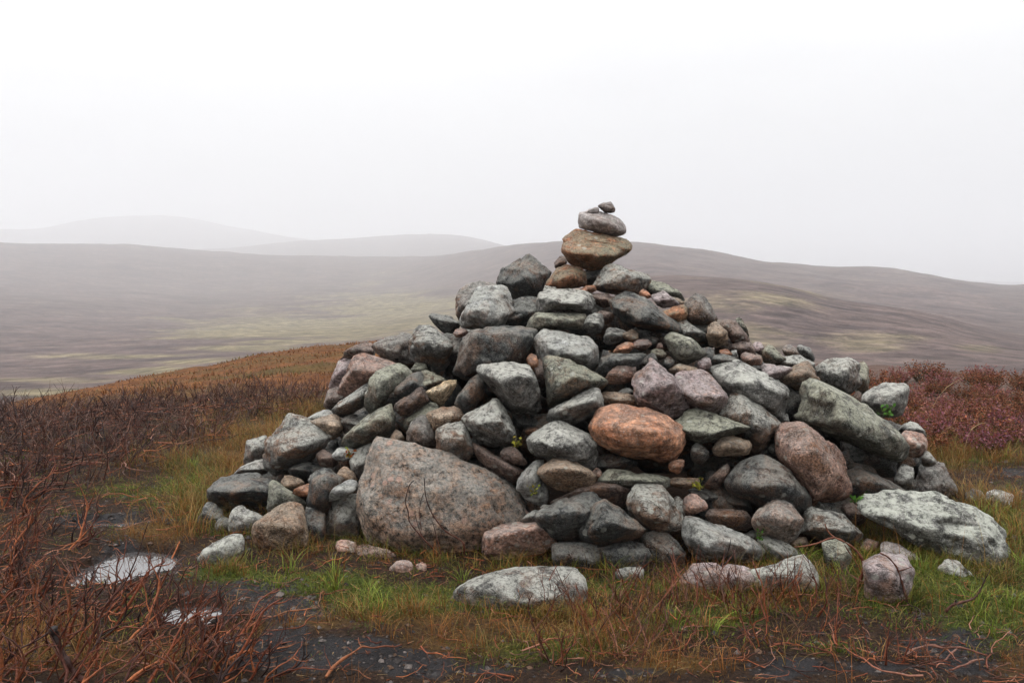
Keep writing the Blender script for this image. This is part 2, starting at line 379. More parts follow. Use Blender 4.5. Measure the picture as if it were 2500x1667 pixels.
def cover(x, y, z=None):
    px, py, d = project(np.stack([x, y, np.zeros_like(x)], -1))
    P = np.stack([x, y, 0 * x], -1); n = fbm(P * 3.0, 3, 77) * 0.45; n2 = fbm(P * 2.4, 3, 78) * 0.45
    px = np.where(d < 0.2, 99999, px)
    m = np.clip(blob(px, py, MUD) * 1.1 + n * 1.1 - 0.2, 0, 1)
    g = np.clip(blob(px, py, GREEN) * 1.1 + n2 - 0.1, 0, 1)
    s = np.clip(blob(px, py, STRAW) - n2 * 0.8, 0, 1)
    off = 1 - smooth(6.0, 9.0, np.hypot(x, y))    # beyond the pictured ground: same mix, from noise
    return m, g, s

def ring_mesh(name, radii, mat, **props):
    nr, nt_ = len(radii), len(THETA)
    R = np.repeat(radii[:, None], nt_, 1); T = np.repeat(THETA[None], nr, 0)
    X = R * np.sin(T); Y = R * np.cos(T)
    Z = ground_z(X.ravel(), Y.ravel()).reshape(X.shape)
    V = np.stack([X, Y, Z], -1).reshape(-1, 3)
    i = np.arange(nr - 1)[:, None] * nt_; j = np.arange(nt_)[None]; j1 = (j + 1) % nt_
    Fq = np.stack([i + j, i + nt_ + j, i + nt_ + j1, i + j1], -1).reshape(-1, 4)[:, ::-1]
    faces = [Fq]
    if radii[0] < 1:
        V = np.vstack([V, [[0, 0, V[0, 2]]]]); c = len(V) - 1
        faces.append(np.stack([np.full(nt_, c), np.arange(nt_), (np.arange(nt_) + 1) % nt_], -1)[:, ::-1])
    x, y = V[:, 0], V[:, 1]
    if radii[-1] < 20:
        col = np.stack(cover(x, y), -1)
    else:
        r = np.hypot(x, y)
        px, py, d = project(V); px = np.where(d > 1, px, 99999)
        orange = (1 - smooth(30, 70, r)) * (1 - 0.75 * smooth(1500, 2100, px))
        wob = 60 * fbm(V * np.array([1, 1, 0]) / 60.0, 3, 90)
        green = 1.2 * blob(px + wob, py, [(750,800,280,40,1),(1000,760,250,50,.9),(560,815,200,18,.8),(1850,740,260,45,.55),(2100,830,220,36,.55),(1750,830,260,60,.6),(150,960,300,16,.8),(100,930,200,10,.7),(330,905,200,10,.7),(250,870,300,9,.6),(600,850,200,9,.7),(420,880,180,10,.5),(2380,850,120,20,.5)]) * smooth(45, 90, r)
        pale = 0.35 * blob(px + wob, py, [(60,905,170,12,.9),(520,853,160,9,.7),(1850,700,140,8,.8),(2200,800,90,10,.6),(1750,800,120,16,.5)]) * smooth(45, 90, r)
        col = np.stack([orange, np.clip(green, 0, 1), pale], -1)
    me = make_mesh(name, V, faces, col)
    return add_obj(name, me, mat, kind='structure', **props)

# near ground material
def ground_material():
    m, nt, b, out = new_mat('peat_and_moss')
    a = N(nt, 'ShaderNodeAttribute', attribute_name='col'); s = N(nt, 'ShaderNodeSeparateColor'); nt.links.new(a.outputs['Color'], s.inputs[0])
    tc = N(nt, 'ShaderNodeTexCoord')
    def noise(sc, det=4, rg=0.6):
        n = N(nt, 'ShaderNodeTexNoise', i_Scale=sc, i_Detail=det, i_Roughness=rg); nt.links.new(tc.outputs['Object'], n.inputs['Vector']); return n.outputs['Fac']
    n1, n2, n3 = noise(9), noise(45, 5, 0.7), noise(2.5)
    litter = mixc(nt, ramp(nt, n2, [(0.35, 0), (0.65, 1)]), (0.016, 0.010, 0.008), (0.060, 0.034, 0.020))
    moss = mixc(nt, ramp(nt, n2, [(0.3, 0), (0.7, 1)]), (0.022, 0.034, 0.007), (0.10, 0.11, 0.022))
    straw = mixc(nt, ramp(nt, n2, [(0.3, 0), (0.7, 1)]), (0.05, 0.025, 0.010), (0.19, 0.11, 0.035))
    mud = mixc(nt, ramp(nt, n1, [(0.3, 0), (0.7, 1)]), (0.016, 0.0145, 0.015), (0.042, 0.039, 0.041))
    mud = mixc(nt, ramp(nt, n2, [(0.55, 0), (0.7, 0.6)]), mud, (0.075, 0.062, 0.055))
    col = mixc(nt, ramp(nt, s.outputs[2], [(0.2, 0), (0.8, 1)]), litter, straw)
    col = mixc(nt, ramp(nt, math_(nt, 'ADD', s.outputs[1], math_(nt, 'MULTIPLY_ADD', n1, 0.8, -0.4)), [(0.3, 0), (0.6, 1)]), col, moss)
    mf = ramp(nt, math_(nt, 'ADD', s.outputs[0], math_(nt, 'MULTIPLY_ADD', n1, 0.7, -0.35)), [(0.38, 0), (0.58, 1)])
    col = mixc(nt, mf, col, mud)
    nt.links.new(col, b.inputs['Base Color'])
    wet = math_(nt, 'MULTIPLY', mf, ramp(nt, n3, [(0.4, 0.4), (0.6, 1)]))
    nt.links.new(math_(nt, 'MULTIPLY_ADD', wet, -0.42, 0.9), b.inputs['Roughness'])
    b.inputs['Specular IOR Level'].default_value = 0.12
    bp = N(nt, 'ShaderNodeBump', i_Strength=1.0, i_Distance=0.05); nt.links.new(math_(nt, 'ADD', n2, n1), bp.inputs['Height'])
    nt.links.new(bp.outputs[0], b.inputs['Normal'])
    return m
def far_material():
    m, nt, b, out = new_mat('moor_vegetation')
    a = N(nt, 'ShaderNodeAttribute', attribute_name='col'); s = N(nt, 'ShaderNodeSeparateColor'); nt.links.new(a.outputs['Color'], s.inputs[0])
    tc = N(nt, 'ShaderNodeTexCoord')
    def noise(sc, det=5, rg=0.62, stretch=(1, 1, 1), dist=0.5):
        mp = N(nt, 'ShaderNodeMapping'); mp.inputs['Scale'].default_value = stretch; nt.links.new(tc.outputs['Object'], mp.inputs[0])
        n = N(nt, 'ShaderNodeTexNoise', i_Scale=sc, i_Detail=det, i_Roughness=rg, i_Distortion=dist); nt.links.new(mp.outputs[0], n.inputs['Vector']); return n.outputs['Fac']
    big = noise(0.010, 6, 0.6, (0.9, 1.3, 1)); md = noise(0.040, 7, 0.70, (0.75, 1.3, 1)); fn = noise(0.20, 6, 0.75, (0.8, 1.2, 1)); tex = noise(2.2, 5, 0.75)
    heath = mixc(nt, ramp(nt, md, [(0.35, 0), (0.65, 1)]), (0.058, 0.042, 0.042), (0.15, 0.108, 0.094))
    grass = mixc(nt, ramp(nt, fn, [(0.35, 0), (0.65, 1)]), (0.095, 0.080, 0.045), (0.235, 0.195, 0.115))
    gm = math_(nt, 'ADD', math_(nt, 'MULTIPLY', s.outputs[1], 0.62), math_(nt, 'MULTIPLY_ADD', md, 1.3, -0.62))
    gm = math_(nt, 'ADD', gm, math_(nt, 'MULTIPLY_ADD', big, 1.2, -0.6))
    col = mixc(nt, ramp(nt, gm, [(0.22, 0), (0.5, 0.95)]), heath, grass)
    pm = math_(nt, 'ADD', math_(nt, 'MULTIPLY', s.outputs[2], 0.7), math_(nt, 'MULTIPLY_ADD', fn, 1.2, -0.7))
    col = mixc(nt, ramp(nt, pm, [(0.2, 0), (0.5, 0.8)]), col, (0.24, 0.22, 0.18))
    rock = ramp(nt, noise(0.9, 2, 0.5), [(0.70, 0), (0.74, 0.8)])
    col = mixc(nt, math_(nt, 'MULTIPLY', rock, ramp(nt, md, [(0.5, 0), (0.6, 1)])), col, (0.30, 0.29, 0.28))
    col = mixc(nt, 1.0, col, ramp(nt, fn, [(0.36, 0.45), (0.5, 1.0), (0.64, 1.5)]), 'MULTIPLY')
    # rusty deer-grass on the near brow
    org = mixc(nt, ramp(nt, tex, [(0.32, 0), (0.68, 1)]), (0.075, 0.028, 0.010), (0.20, 0.080, 0.026))
    org = mixc(nt, ramp(nt, fn, [(0.48, 0), (0.62, 0.85)]), org, (0.075, 0.055, 0.016))
    col = mixc(nt, s.outputs[0], col, org)
    col = mixc(nt, 1.0, col, ramp(nt, tex, [(0.3, 0.65), (0.7, 1.0)]), 'MULTIPLY')
    nt.links.new(col, b.inputs['Base Color']); b.inputs['Roughness'].default_value = 0.95; b.inputs['Specular IOR Level'].default_value = 0.1
    bp = N(nt, 'ShaderNodeBump', i_Strength=0.6, i_Distance=0.25); nt.links.new(tex, bp.inputs['Height']); nt.links.new(bp.outputs[0], b.inputs['Normal'])
    return m
MAT_GROUND = ground_material(); MAT_FAR = far_material()
geo = lambda a, b, n: np.geomspace(a, b, n)
ring_mesh('ground', geo(0.6, 12.5, 270), MAT_GROUND)
ring_mesh('moorland', geo(12.5, 310, 170), MAT_FAR)
ring_mesh('hillside', geo(310, 1850, 120), MAT_FAR)
ring_mesh('hill', geo(1850, 3200, 45), MAT_FAR)
ring_mesh('hill', geo(3200, 5800, 30), MAT_FAR)

# ---- standing water
def water_mat():
    m, nt, b, out = new_mat('puddle_water')
    b.inputs['Base Color'].default_value = (0.06, 0.055, 0.055, 1); b.inputs['Roughness'].default_value = 0.02
    b.inputs['IOR'].default_value = 2.5; b.inputs['Specular IOR Level'].default_value = 0.8
    tc = N(nt, 'ShaderNodeTexCoord'); n = N(nt, 'ShaderNodeTexNoise', i_Scale=14.0, i_Detail=2.0); nt.links.new(tc.outputs['Object'], n.inputs['Vector'])
    bp = N(nt, 'ShaderNodeBump', i_Strength=0.012, i_Distance=0.01); nt.links.new(n.outputs['Fac'], bp.inputs['Height']); nt.links.new(bp.outputs[0], b.inputs['Normal'])
    return m
MAT_WATER = water_mat()
def puddle(cx_, cy_, a, b_):
    c = on_ground(cx_, cy_); k = 28
    t = np.linspace(0, 2 * np.pi, k, endpoint=False)
    V = np.stack([a * np.cos(t), b_ * np.sin(t), 0 * t], -1); V = np.vstack([V, [[0, 0, 0]]])
    f = np.stack([np.full(k, k), np.arange(k), (np.arange(k) + 1) % k], -1)
    add_obj('puddle', make_mesh('puddle', V, [f]), MAT_WATER, None, (c[0], c[1], WATER_Z), kind='structure')
puddle(300, 1375, 0.62, 0.5); puddle(500, 1505, 0.4, 0.34); puddle(300, 1268, 0.5, 0.25)

# ------------------------------------------------------------------ the cairn
TILE = {'A': (1050, 470), 'B': (1400, 470), 'C': (750, 750), 'D': (1150, 770), 'E': (1550, 770), 'F': (1900, 830),
        'G': (450, 1000), 'H': (830, 1050), 'I': (1150, 1080), 'J': (1550, 1080), 'K': (1950, 1100)}
HX, HY, HA, HB, HH = 0.63, 6.2, 2.85, 1.66, 1.62
def heap(x, y):
    rho = np.hypot((x - HX) / HA, (y - HY) / HB); return HH * np.clip(1 - rho ** 1.5, 0, None)
def heap_depth(px, py):
    d = ray(px, py); t = np.arange(3.2, 7.2, 0.01)
    P = np.array([0, 0, CAMZ]) + d * t[:, None]
    g = P[:, 2] - heap(P[:, 0], P[:, 1])
    ok = np.where(g <= 0)[0]
    if len(ok) and P[ok[0], 1] < HY + 0.2: return t[ok[0]]
    s = (P[:, 1] > 4.3) & (P[:, 1] < HY + 0.15)
    return t[s][np.argmin(g[s])]

def icosphere(level):
    bm = bmesh.new(); bmesh.ops.create_icosphere(bm, subdivisions=level, radius=1.0)
    V = np.array([v.co[:] for v in bm.verts]); Fc = np.array([[v.index for v in f.verts] for f in bm.faces]); bm.free()
    return V / np.linalg.norm(V, axis=1)[:, None], Fc
ICO = {k: icosphere(k) for k in (3, 4, 5, 6)}
def hull_planes(P):
    bm = bmesh.new()
    for p in P: bm.verts.new(p)
    bm.verts.ensure_lookup_table()
    bmesh.ops.convex_hull(bm, input=bm.verts[:], use_existing_faces=False)
    bmesh.ops.recalc_face_normals(bm, faces=bm.faces[:])
    bm.normal_update()
    n = np.array([f.normal[:] for f in bm.faces if f.calc_area() > 1e-9]); c = np.array([f.calc_center_median()[:] for f in bm.faces if f.calc_area() > 1e-9])
    bm.free()
    d = (n * c).sum(1)
    n, d = np.where(d[:, None] < 0, -n, n), np.abs(d)
    keep = []
    for i in range(len(n)):
        if all(n[i] @ n[j] < 0.985 for j in keep): keep.append(i)
    return n[keep], np.maximum(d[keep], 1e-3)
def stone_mesh(name, P, seed, p=18.0, rough=1.0, level=4, front=None):
    """rounded irregular polyhedron through the points P (already centred)"""
    n, d = hull_planes(P)
    rs = np.random.default_rng(seed)
    ext = np.maximum(np.ptp(P, axis=0), 1e-3); m = float(np.cbrt(np.prod(ext)))
    # a few corners knocked off
    cn = rs.normal(size=(4, 3)) * np.array([0.8, 0.4, 0.8]) + np.array([0, -1.0, 0.1]); cn /= np.linalg.norm(cn, axis=1)[:, None]
    cd = (P @ cn.T).max(0) * rs.uniform(0.86, 0.97, 4)
    n = np.vstack([n, cn]); d = np.concatenate([d, cd])
    D, Fc = ICO[level]
    D = D * ext; D = D / np.linalg.norm(D, axis=1)[:, None]
    o = np.array([seed * 3.17 % 97, seed * 7.31 % 89, seed * 1.93 % 83])
    # every face is warped a little by itself, so edges wander but stay crisp
    nz = np.stack([fbm(D * f_ + o + 9 * k_, 3, 60 + k_) for k_, f_ in enumerate((1.3, 1.9, 2.7, 4.2))], -1)
    cf = rs.normal(size=(len(n), 4)) * np.array([0.035, 0.035, 0.03, 0.022]) * rough
    q = np.clip(D @ n.T, 0, None) / (d * (1 + nz @ cf.T))
    pe = p * ((5.0 if p > 17 else 3.6 if p > 13 else 2.0) + 1.2 * fbm(D * 1.5 + o, 2, 71))
    qm = q.max(1)
    r = 1.0 / (qm * ((np.clip(q / qm[:, None], 1e-6, None) ** pe[:, None]).sum(1)) ** (1.0 / pe))
    V = D * r[:, None]
    V = V * (ext / np.maximum(np.ptp(V, axis=0), 1e-4)) ** 0.9 * 1.02
    s = 1.0 / m
    disp = 0.010 * fbm(V * s * 1.7 + o, 3, 1) + 0.012 * (np.abs(fbm(V * s * 3.4 + o, 3, 11)) * -2 + 0.45)
    chip = fbm(V * s * 2.6 + o + 50, 3, 21)
    disp += -0.034 * smooth(0.22, 0.25, chip) - 0.012 * smooth(-0.02, 0.02, fbm(V * s * 4.0 + o + 20, 3, 25))   # broken-off flakes
    disp += 0.014 * fbm(V * s * 8.0 + o, 4, 31, 0.6) + 0.004 / m * fbm(V * 45 + o, 3, 41, 0.65)
    V = V + D * (disp * m * rough)[:, None]
    return make_mesh(name, V, [Fc]), m

STONES = []
def S(tile, mat, d, pts, ridge='', label=None, p=16, tilt=0.55, bulge=0.7, D=None, rough=1.0, back=0.95, loose=None, low=0.1):
    STONES.append((tile, mat, d, pts, ridge, label, p, tilt, bulge, D, rough, back, loose, low))

# the balanced column on the summit
S('A','tp',0,'160,13 165,10 172,8.5 175,12 177,16 176.5,19 173,20 168,19.5 165,17',label='small pale wedge of stone balanced on the very top',D=6.22,tilt=0.1,p=12)
S('A','tp',0,'148,19 152,16 157,14 161,14.5 162,18 161,20 155,20.5 149,20.5',label='small stone lying beside the topmost wedge',D=6.2,tilt=0.1,p=10)
S('A','tp',0,'143,19 147,18 160,20 172,20 180,25 186,31 188,35 187,40 183,42 177,43 168,42 160,39 151,36 143,34 141,30 141,27','150,25,.8 170,30,1 180,36,.8',label='smooth taupe stone balanced on the rust-coloured boulder',D=6.2,tilt=0.15,p=9,rough=.6)
S('A','og',0,'125,46 127,42 134,38 142,35 150,37 160,40 172,43 190,46 194,51 193,55 188,59 182,62 179,65 172,70 165,73 155,75 146,74 135,69 129,61 125,56','130,56,.8 142,58,1.2 160,59,1.3 178,60,1.0 148,45,.5 170,48,.5',label='rust-orange boulder with dark underside carrying the summit stones',D=6.15,tilt=0.3,p=14)
S('A','dk',0,'93,60 100,64 109,71 115,76.5 113,81 110,86 108,93 106,101 99,107 88,107 81,104 76,95 70,90 65,86 68,79 70,73 78,70 87,65','86,73,.7 93,82,1.1 100,92,.9 80,88,.7',label='blue-black pointed boulder standing proud on the shoulder',p=22,tilt=.3)
S('A','br',.25,'119,67 124,61 130,61 131,68 126,72 120,74')
S('A','og',.05,'110,89 116,80 122,73 131,70 139,73 144,72 148,78 149,88 143,91 133,90 124,93 115,92','135,80,.9 120,86,.8')
S('A','dk',.3,'147,75 160,71 170,72 164,84 155,92 147,91')
S('B','gr',0,'30,72 37,69 50,72 60,75 70,79 74,84 71,88 66,95 60,97 48,98 35,96 24,94 20,89 24,84','35,78,.6 48,78,1 46,92,1 30,90,.8',label='lichened grey boulder below the rust-orange one',p=18)
S('A','mx',.22,'26,98 29,93 38,88 50,86 60,87 66,90 62,100 50,105 40,110 35,118 29,122 25,118 24,112')
S('A','lg',-.05,'41,98 47,92 58,90 68,89 74,93 77,100 81,109 81,114 76,119 72,123 71,130 63,133 52,132 40,130 32,128 29,121 31,115 36,107','38,115,.95 53,115,1.1 61,126,1.0 72,117,.8 58,96,.1',label='pale grey lichen-crusted boulder under the blue-black one',p=16)
S('C','dk',.05,'117,9 119,6.5 132,9 138,10 143,12 147,15 146,18 141,21 138,28 131,24 123,17 120,14','122,11,.8 138,14,1',label='dark wedge stone pointing outwards')
S('C','pk',.02,'140,25 143,21 149,20 154,23 153,27 148,29 142,29',p=10)
S('A','dk',.15,'73,119 80,114 86,110 92,110 90,119 84,126 78,130 72,130')
S('A','gr',0,'107,96 112,94 125,93 150,96 154,99 158,108 159,115 152,119 145,116 128,117 115,115 104,114 103,108','112,102,.9 122,105,1.0 141,107,1.1 150,101,.8',label='flat grey slab with brown broken edge',p=24,tilt=.8)
S('A','br',.08,'150,96 160,96 170,97 175,102 176,108 166,110 158,107','155,100,.8 170,103,.9',p=22)
S('A','gg',0,'93,131 97,121 103,115 114,115 128,116 147,116 148,118 146,128 146,131 138,132 128,131 120,130 110,130 100,131','104,119,.6 120,122,.9 140,124,.9',p=22)
S('A','gr',0,'148,123 151,119 157,116 163,116 166,120 166,128 163,133 157,135 150,133 147,129',p=18)
S('A','br',.06,'159,115 164,113 170,114 177,116 174,123 168,126 164,120')
S('A','gr',.12,'99,119 104,107 107,97 110,90 120,92 118,104 106,116')
S('A','ta',.02,'134,95 140,92 147,93 150,97 140,98',p=10)
S('A','or',0,'143,93 150,89 158,89 159,94 152,97 146,96',p=12)
S('B','dk',-.05,'35,104 42,98 50,95 57,98 67,100 75,104 81,109 86,115 94,120 100,125 103,132 105,136 95,135 85,135 75,133 65,131 56,129 48,125 42,118 38,111','46,104,.5 62,110,.8 80,117,.9 42,112,.6 56,121,1 76,125,1.0 95,130,.8',label='long blackish green boulder sloping down from the summit',p=22,tilt=.7)
S('B','gg',.12,'70,89 75,85 86,87 95,92 103,98 107,103 105,106 100,103 92,100 87,96 80,95 73,98 69,93',p=20)
S('B','pp',0,'75,99 80,96 86,94 91,98 97,103 102,107 95,110 85,110 80,107 77,103')
S('B','or',0,'63,96 67,92 71,95 75,100 70,102 64,101',p=14)
S('B','ta',.1,'90,99 100,101 106,105 103,108 97,106',p=14)
S('B','og',-.02,'85,115 92,111 98,110 104,107 108,110 109,117 107,122 102,125 96,124 90,121',p=18)
S('B','mx',-.02,'106,107 112,101 117,98 123,99 129,104 132,111 135,116 137,120 136,124 130,127 120,128 112,126 108,121 109,114','120,108,.9 112,120,.9 130,120,.8',label='rounded purple-brown stone on the right shoulder',p=14)
S('B','gr',.04,'100,123 104,121 112,126 120,133 127,137 126,142 118,142 110,142 105,139 102,131',p=22)
S('B','ta',0,'128,130 131,126 136,124 142,128 147,133 148,140 147,146 138,148 130,145 127,137','130,134,.9 139,136,1.1 146,134,.8',p=14)
S('B','br',0,'140,127 144,122 150,122 156,124 162,131 166,137 168,143 160,145 152,144 148,138 145,131','150,128,.6 158,136,.9',p=12)
S('B','gg',.15,'155,123 158,120 162,123 166,130 168,138 163,133')
S('E','gg',-.04,'28,21 33,16 38,17 45,20 53,22 60,28 67,34 69,37 62,40 57,44 50,46 42,43 36,37 31,29','42,27,.7 52,26,.9 55,36,.9 44,38,.8',label='grey-green angular stone among small rubble',p=24)
# small rubble in the upper hollow
S('D','gr',.02,'128,20 131,13 138,12 146,15 150,17 146,21 142,25 135,25 131,28 128,26','132,17,.8 142,20,.8')
S('D','ta',0,'144,18 150,15 155,13 160,17 160,21 157,25 151,25 147,22',p=18)
S('D','pk',0,'156,25 160,23 168,23 173,25 172,29 167,33 160,34 156,30',p=16)
S('D','or',.02,'136,35 141,29 147,26 154,26 156,30 150,36 143,37',label='small orange stone in the hollow of rubble')
S('D','gg',.02,'171,34 177,32 183,33 187,36 186,40 180,43 174,41',p=12)
S('D','pk',.03,'177,32 179,27 182,26 184,32 180,34')
S('D','dk',-.02,'162,46 168,39 174,36 178,41 179,45 175,48 168,49',p=16)
S('D','dk',0,'184,48 186,41 190,39 195,44 193,49 188,52')
S('D','dk',.03,'122,53 126,41 132,37 141,36 152,37 160,37 168,37 166,46 160,53 152,55 145,54 136,58 129,63 123,59','130,44,.7 145,42,.9 157,44,.8',p=20)
S('D','dk',.10,'163,22 172,20 180,22 178,30 170,32 164,28')
S('D','br',.12,'182,22 190,20 197,26 192,34 184,32')
S('E','or',.02,'81,33 88,32 93,37 90,40 82,39')
S('E','lg',.02,'92,34 97,33 99,41 94,42',p=10)
S('E','dk',.02,'72,46 77,38 85,37 95,40 98,42 88,47 78,49')
S('E','pp',-.02,'60,45 66,41 71,41 73,44 72,50 66,53 60,50',label='small pale pink cobble',p=10)
S('E','pk',0,'101,38 105,35 113,37 120,40 122,45 120,48 110,48 103,44',p=14)
S('E','br',.06,'92,28 97,26 105,25 111,28 115,34 114,38 100,36 93,33')
S('E','pp',.05,'112,28 116,25 121,26 124,32 122,38 116,36')
S('E','gg',.02,'122,34 128,28 132,29 134,33 140,37 145,41 140,47 130,48 125,47 122,41',p=12)
S('E','mx',.06,'141,32 145,28 149,28 154,32 158,38 150,40 143,38')
S('E','dk',.02,'156,30 159,28 167,31 170,35 173,43 168,45 162,41 157,36','160,32,.9 166,36,.9',label='small dark upright stone perched on the right rim',p=22)
S('E','gr',.03,'134,46 145,40 156,38 163,41 173,46 170,52 158,52 148,52 140,51')
S('E','pp',0,'119,48 125,46 138,48 150,50 146,56 138,62 131,60 125,56',p=22,tilt=.9)
S('E','ta',-.04,'138,60 144,54 152,49 160,45 167,45 171,50 172,55 176,61 175,65 168,65 163,69 158,72 150,69 143,65','150,58,.8 165,56,.9',label='speckled tan angular stone beside the long slab')
S('E','ta',.02,'33,53 37,48 43,46 50,49 58,50 62,53 57,56 48,57 38,56',p=12)
S('E','gr',-.02,'71,50 78,45 88,43 97,41 105,44 114,50 122,55 130,59 138,63 145,67 148,70 146,78 144,88 143,95 140,100 135,101 128,97 120,91 112,86 102,82 92,77 86,74 80,64 74,57','95,52,.5 120,65,.8 140,75,.9 118,82,.8 132,90,.9 88,62,.6',label='large speckled grey-green boulder with a small round pit',p=14,tilt=.65)
S('E','gr',-.03,'82,97 88,82 96,75 105,73 112,78 118,85 125,93 132,98 140,104 135,112 133,118 128,127 120,134 112,136 107,131 103,120 96,112 88,104','102,84,.6 115,100,.9 122,118,.9',label='grey boulder wedged under the speckled grey-green one',p=14,tilt=.6)
S('E','pp',-.08,'38,55 45,54 55,53 65,53 71,56 77,62 83,69 87,76 88,82 85,89 80,93 70,93 60,90 52,87 46,80 41,66','50,77,.9 58,80,1.1 72,81,1.15 84,77,.9 62,60,.15',label='smooth pinkish-grey block with broken dark lower face',p=16,tilt=.7)
S('E','pp',-.10,'-2,62 3,53 10,46 15,42 22,45 28,51 30,55 36,58 42,64 47,73 50,80 52,88 47,92 42,96 36,99 30,97 20,93 10,88 3,85 -3,76','10,78,1 17,69,1.1 30,66,1.1 40,63,.9 20,55,.3',label='purplish pink peaked boulder with brown front',p=16,tilt=.5)
S('D','gr',.06,'138,75 146,70 152,69 156,75 150,79 142,79')
S('D','ta',.02,'122,77 130,73 138,75 146,76 154,76 160,83 154,89 144,90 134,90 126,85','132,79,.7 148,81,.8')
S('D','pk',-.02,'129,63 132,55 138,49 145,47 153,47 157,51 158,57 153,63 145,65 135,66','140,57,.6',label='small pale pink cobble above the orange boulder',p=10)
S('D','or',-.12,'115,107 116,102 121,96 128,88 135,86 147,86 158,88 170,91 180,95 190,100 198,107 202,113 203,122 200,130 193,136 187,139 178,139 165,136 152,134 140,131 130,127 123,123 118,116','130,105,.8 150,108,1 180,112,1 165,125,1 140,120,.8 192,125,.8',label='big rounded orange boulder at the heart of the cairn',p=9,tilt=.5,rough=.7)
S('E','gg',-.08,'40,101 45,95 53,91 62,90 70,91 76,96 85,100 95,104 105,105 111,108 104,113 96,116 88,118 80,120 70,122 64,122 55,120 48,117 44,110','64,118,1.0 82,111,1.0 97,106,.8 55,106,.4 48,110,.8',label='flat grey slab tapering to a point beside the orange boulder',p=22,tilt=1.0)
S('E','ta',-.08,'75,127 79,120 86,115 93,114 102,117 109,121 111,126 108,132 100,134 90,135 82,135 76,132','85,124,.9 100,126,.9',label='tan ochre cobble under the tapering slab',p=14)
S('E','gr',.0,'53,130 56,124 61,122 67,126 71,130 70,136 64,142 57,141 53,136','57,130,.9 66,132,.9')
S('J','or',-.03,'32,22 35,18 42,16 47,17 46,23 43,29 40,30 34,27',label='small angular orange stone below the orange boulder')
S('E','lg',.1,'139,102 142,96 146,94 148,103',p=14)
S('E','dk',.12,'126,124 136,114 142,120 142,140 134,142 127,136')
S('E','pk',-.05,'134,112 138,105 143,102 158,102 165,106 175,112 186,118 194,126 200,138 203,152 208,166 206,173 196,177 178,182 168,182 163,172 158,160 150,150 143,145 137,135 135,122','150,115,.5 166,112,.7 174,130,1.0 178,155,1.05 152,135,.7 195,150,.6 172,172,.8',label='tall pink granite boulder beneath the long slab',p=14,tilt=.35)
S('F','gg',-.15,'26,48 27,42 32,38 38,41 46,44 51,48 60,54 72,60 82,65 93,74 105,82 113,86 119,91 124,100 123,106 121,111 115,115 108,114 100,110 90,104 80,99 70,92 60,87 50,85 40,82 30,80 20,78 20,68 22,58','50,50,.9 52,62,1.0 55,75,1.05 58,83,.9 88,94,1.0 104,104,1.0 118,96,.6 34,60,.6 80,70,.35',label='long greenish grey slab leaning down the right flank',p=22,tilt=.35)
S('F','gr',.05,'35,27 42,22 48,19 58,18 66,17 74,18 78,22 79,32 78,42 74,48 68,52 62,52 55,50 48,47 42,42 37,35','50,26,.5 65,20,.7 63,32,1.0 62,44,.9',label='blocky grey boulder on the right rim above the heather',p=18)
S('F','gg',.25,'76,24 82,21 86,28 87,38 86,47 80,53 74,55 75,45')
S('F','br',.12,'69,55 76,49 80,52 79,58 72,60')
S('F','gr',.15,'80,58 84,51 90,46 98,42 108,41 119,41 124,45 124,54 122,63 117,71 108,74 98,73 88,70 82,64','100,50,.5 116,52,.8 95,60,.7 112,64,.8',label='rounded grey boulder at the edge of the heather',p=12)
S('F','gr',.1,'115,87 120,81 127,78 133,80 139,86 141,92 132,93 120,91')
S('F','pk',-.02,'117,91 122,87 130,89 138,90 142,95 143,103 140,110 134,113 126,112 121,106 122,99','128,98,.7 136,102,.8',label='salmon pink stone at the lower end of the long slab',p=14)
S('F','gr',.02,'136,113 142,106 147,110 152,118 145,121 138,120')
S('F','mx',-.02,'129,142 133,128 137,120 140,117 150,117 158,119 163,126 168,138 171,144 162,150 150,153 138,152 130,149','142,124,.7 158,126,.8 150,140,.9',label='brown and grey block resting in grass at the right foot',p=16)
S('F','gr',0,'111,135 115,124 119,119 124,120 129,123 130,132 129,141 124,145 116,142',p=12)
S('F','dk',.05,'66,128 76,121 86,126 97,131 108,136 118,142 128,148 134,155 118,156 100,156 82,155 70,150 66,140','85,132,.6 110,142,.8',tilt=.9)
S('F','dk',.30,'60,92 80,100 100,112 112,116 112,130 95,130 75,122 62,108')
S('K','wl',-.05,'58,54 62,44 70,41 82,40 92,39 105,41 118,44 130,45 140,48 148,51 162,53 172,57 180,62 187,70 195,75 200,83 203,93 206,104 198,109 186,106 172,101 156,96 140,89 122,84 104,80 88,75 74,69 62,63','75,52,.2 100,54,.3 130,62,.35 165,70,.4 190,90,.45 120,76,.5 95,68,.5 160,86,.5',label='broad low slab crusted with pale green-white lichen',p=14,tilt=1.1,back=.8,rough=1.7)
S('K','gr',-.06,'7,65 8,58 13,54 20,55 30,58 42,61 50,67 56,73 60,79 58,86 54,92 46,92 36,90 26,88 16,82 8,80 3,78','14,60,.5 30,66,.8 48,76,.9 20,76,.9',label='grey-brown block with overhanging corner at the right front',p=18)
S('K','gg',.0,'22,88 35,84 47,88 50,102 45,118 36,114 28,102')
S('K','pk',-.02,'58,90 65,84 76,86 77,96 70,104 60,103')
S('K','pp',-.12,'62,107 70,101 78,99 90,100 101,101 106,105 108,110 111,116 109,127 104,137 92,142 80,139 70,133 64,123','68,113,.9 80,116,1.1 90,126,1.0 104,112,.7 85,104,.3',label='pinkish white boulder with rust lower face in front grass',p=18)
S('K','br',.1,'42,53 50,50 60,56 64,66 56,72 48,66')
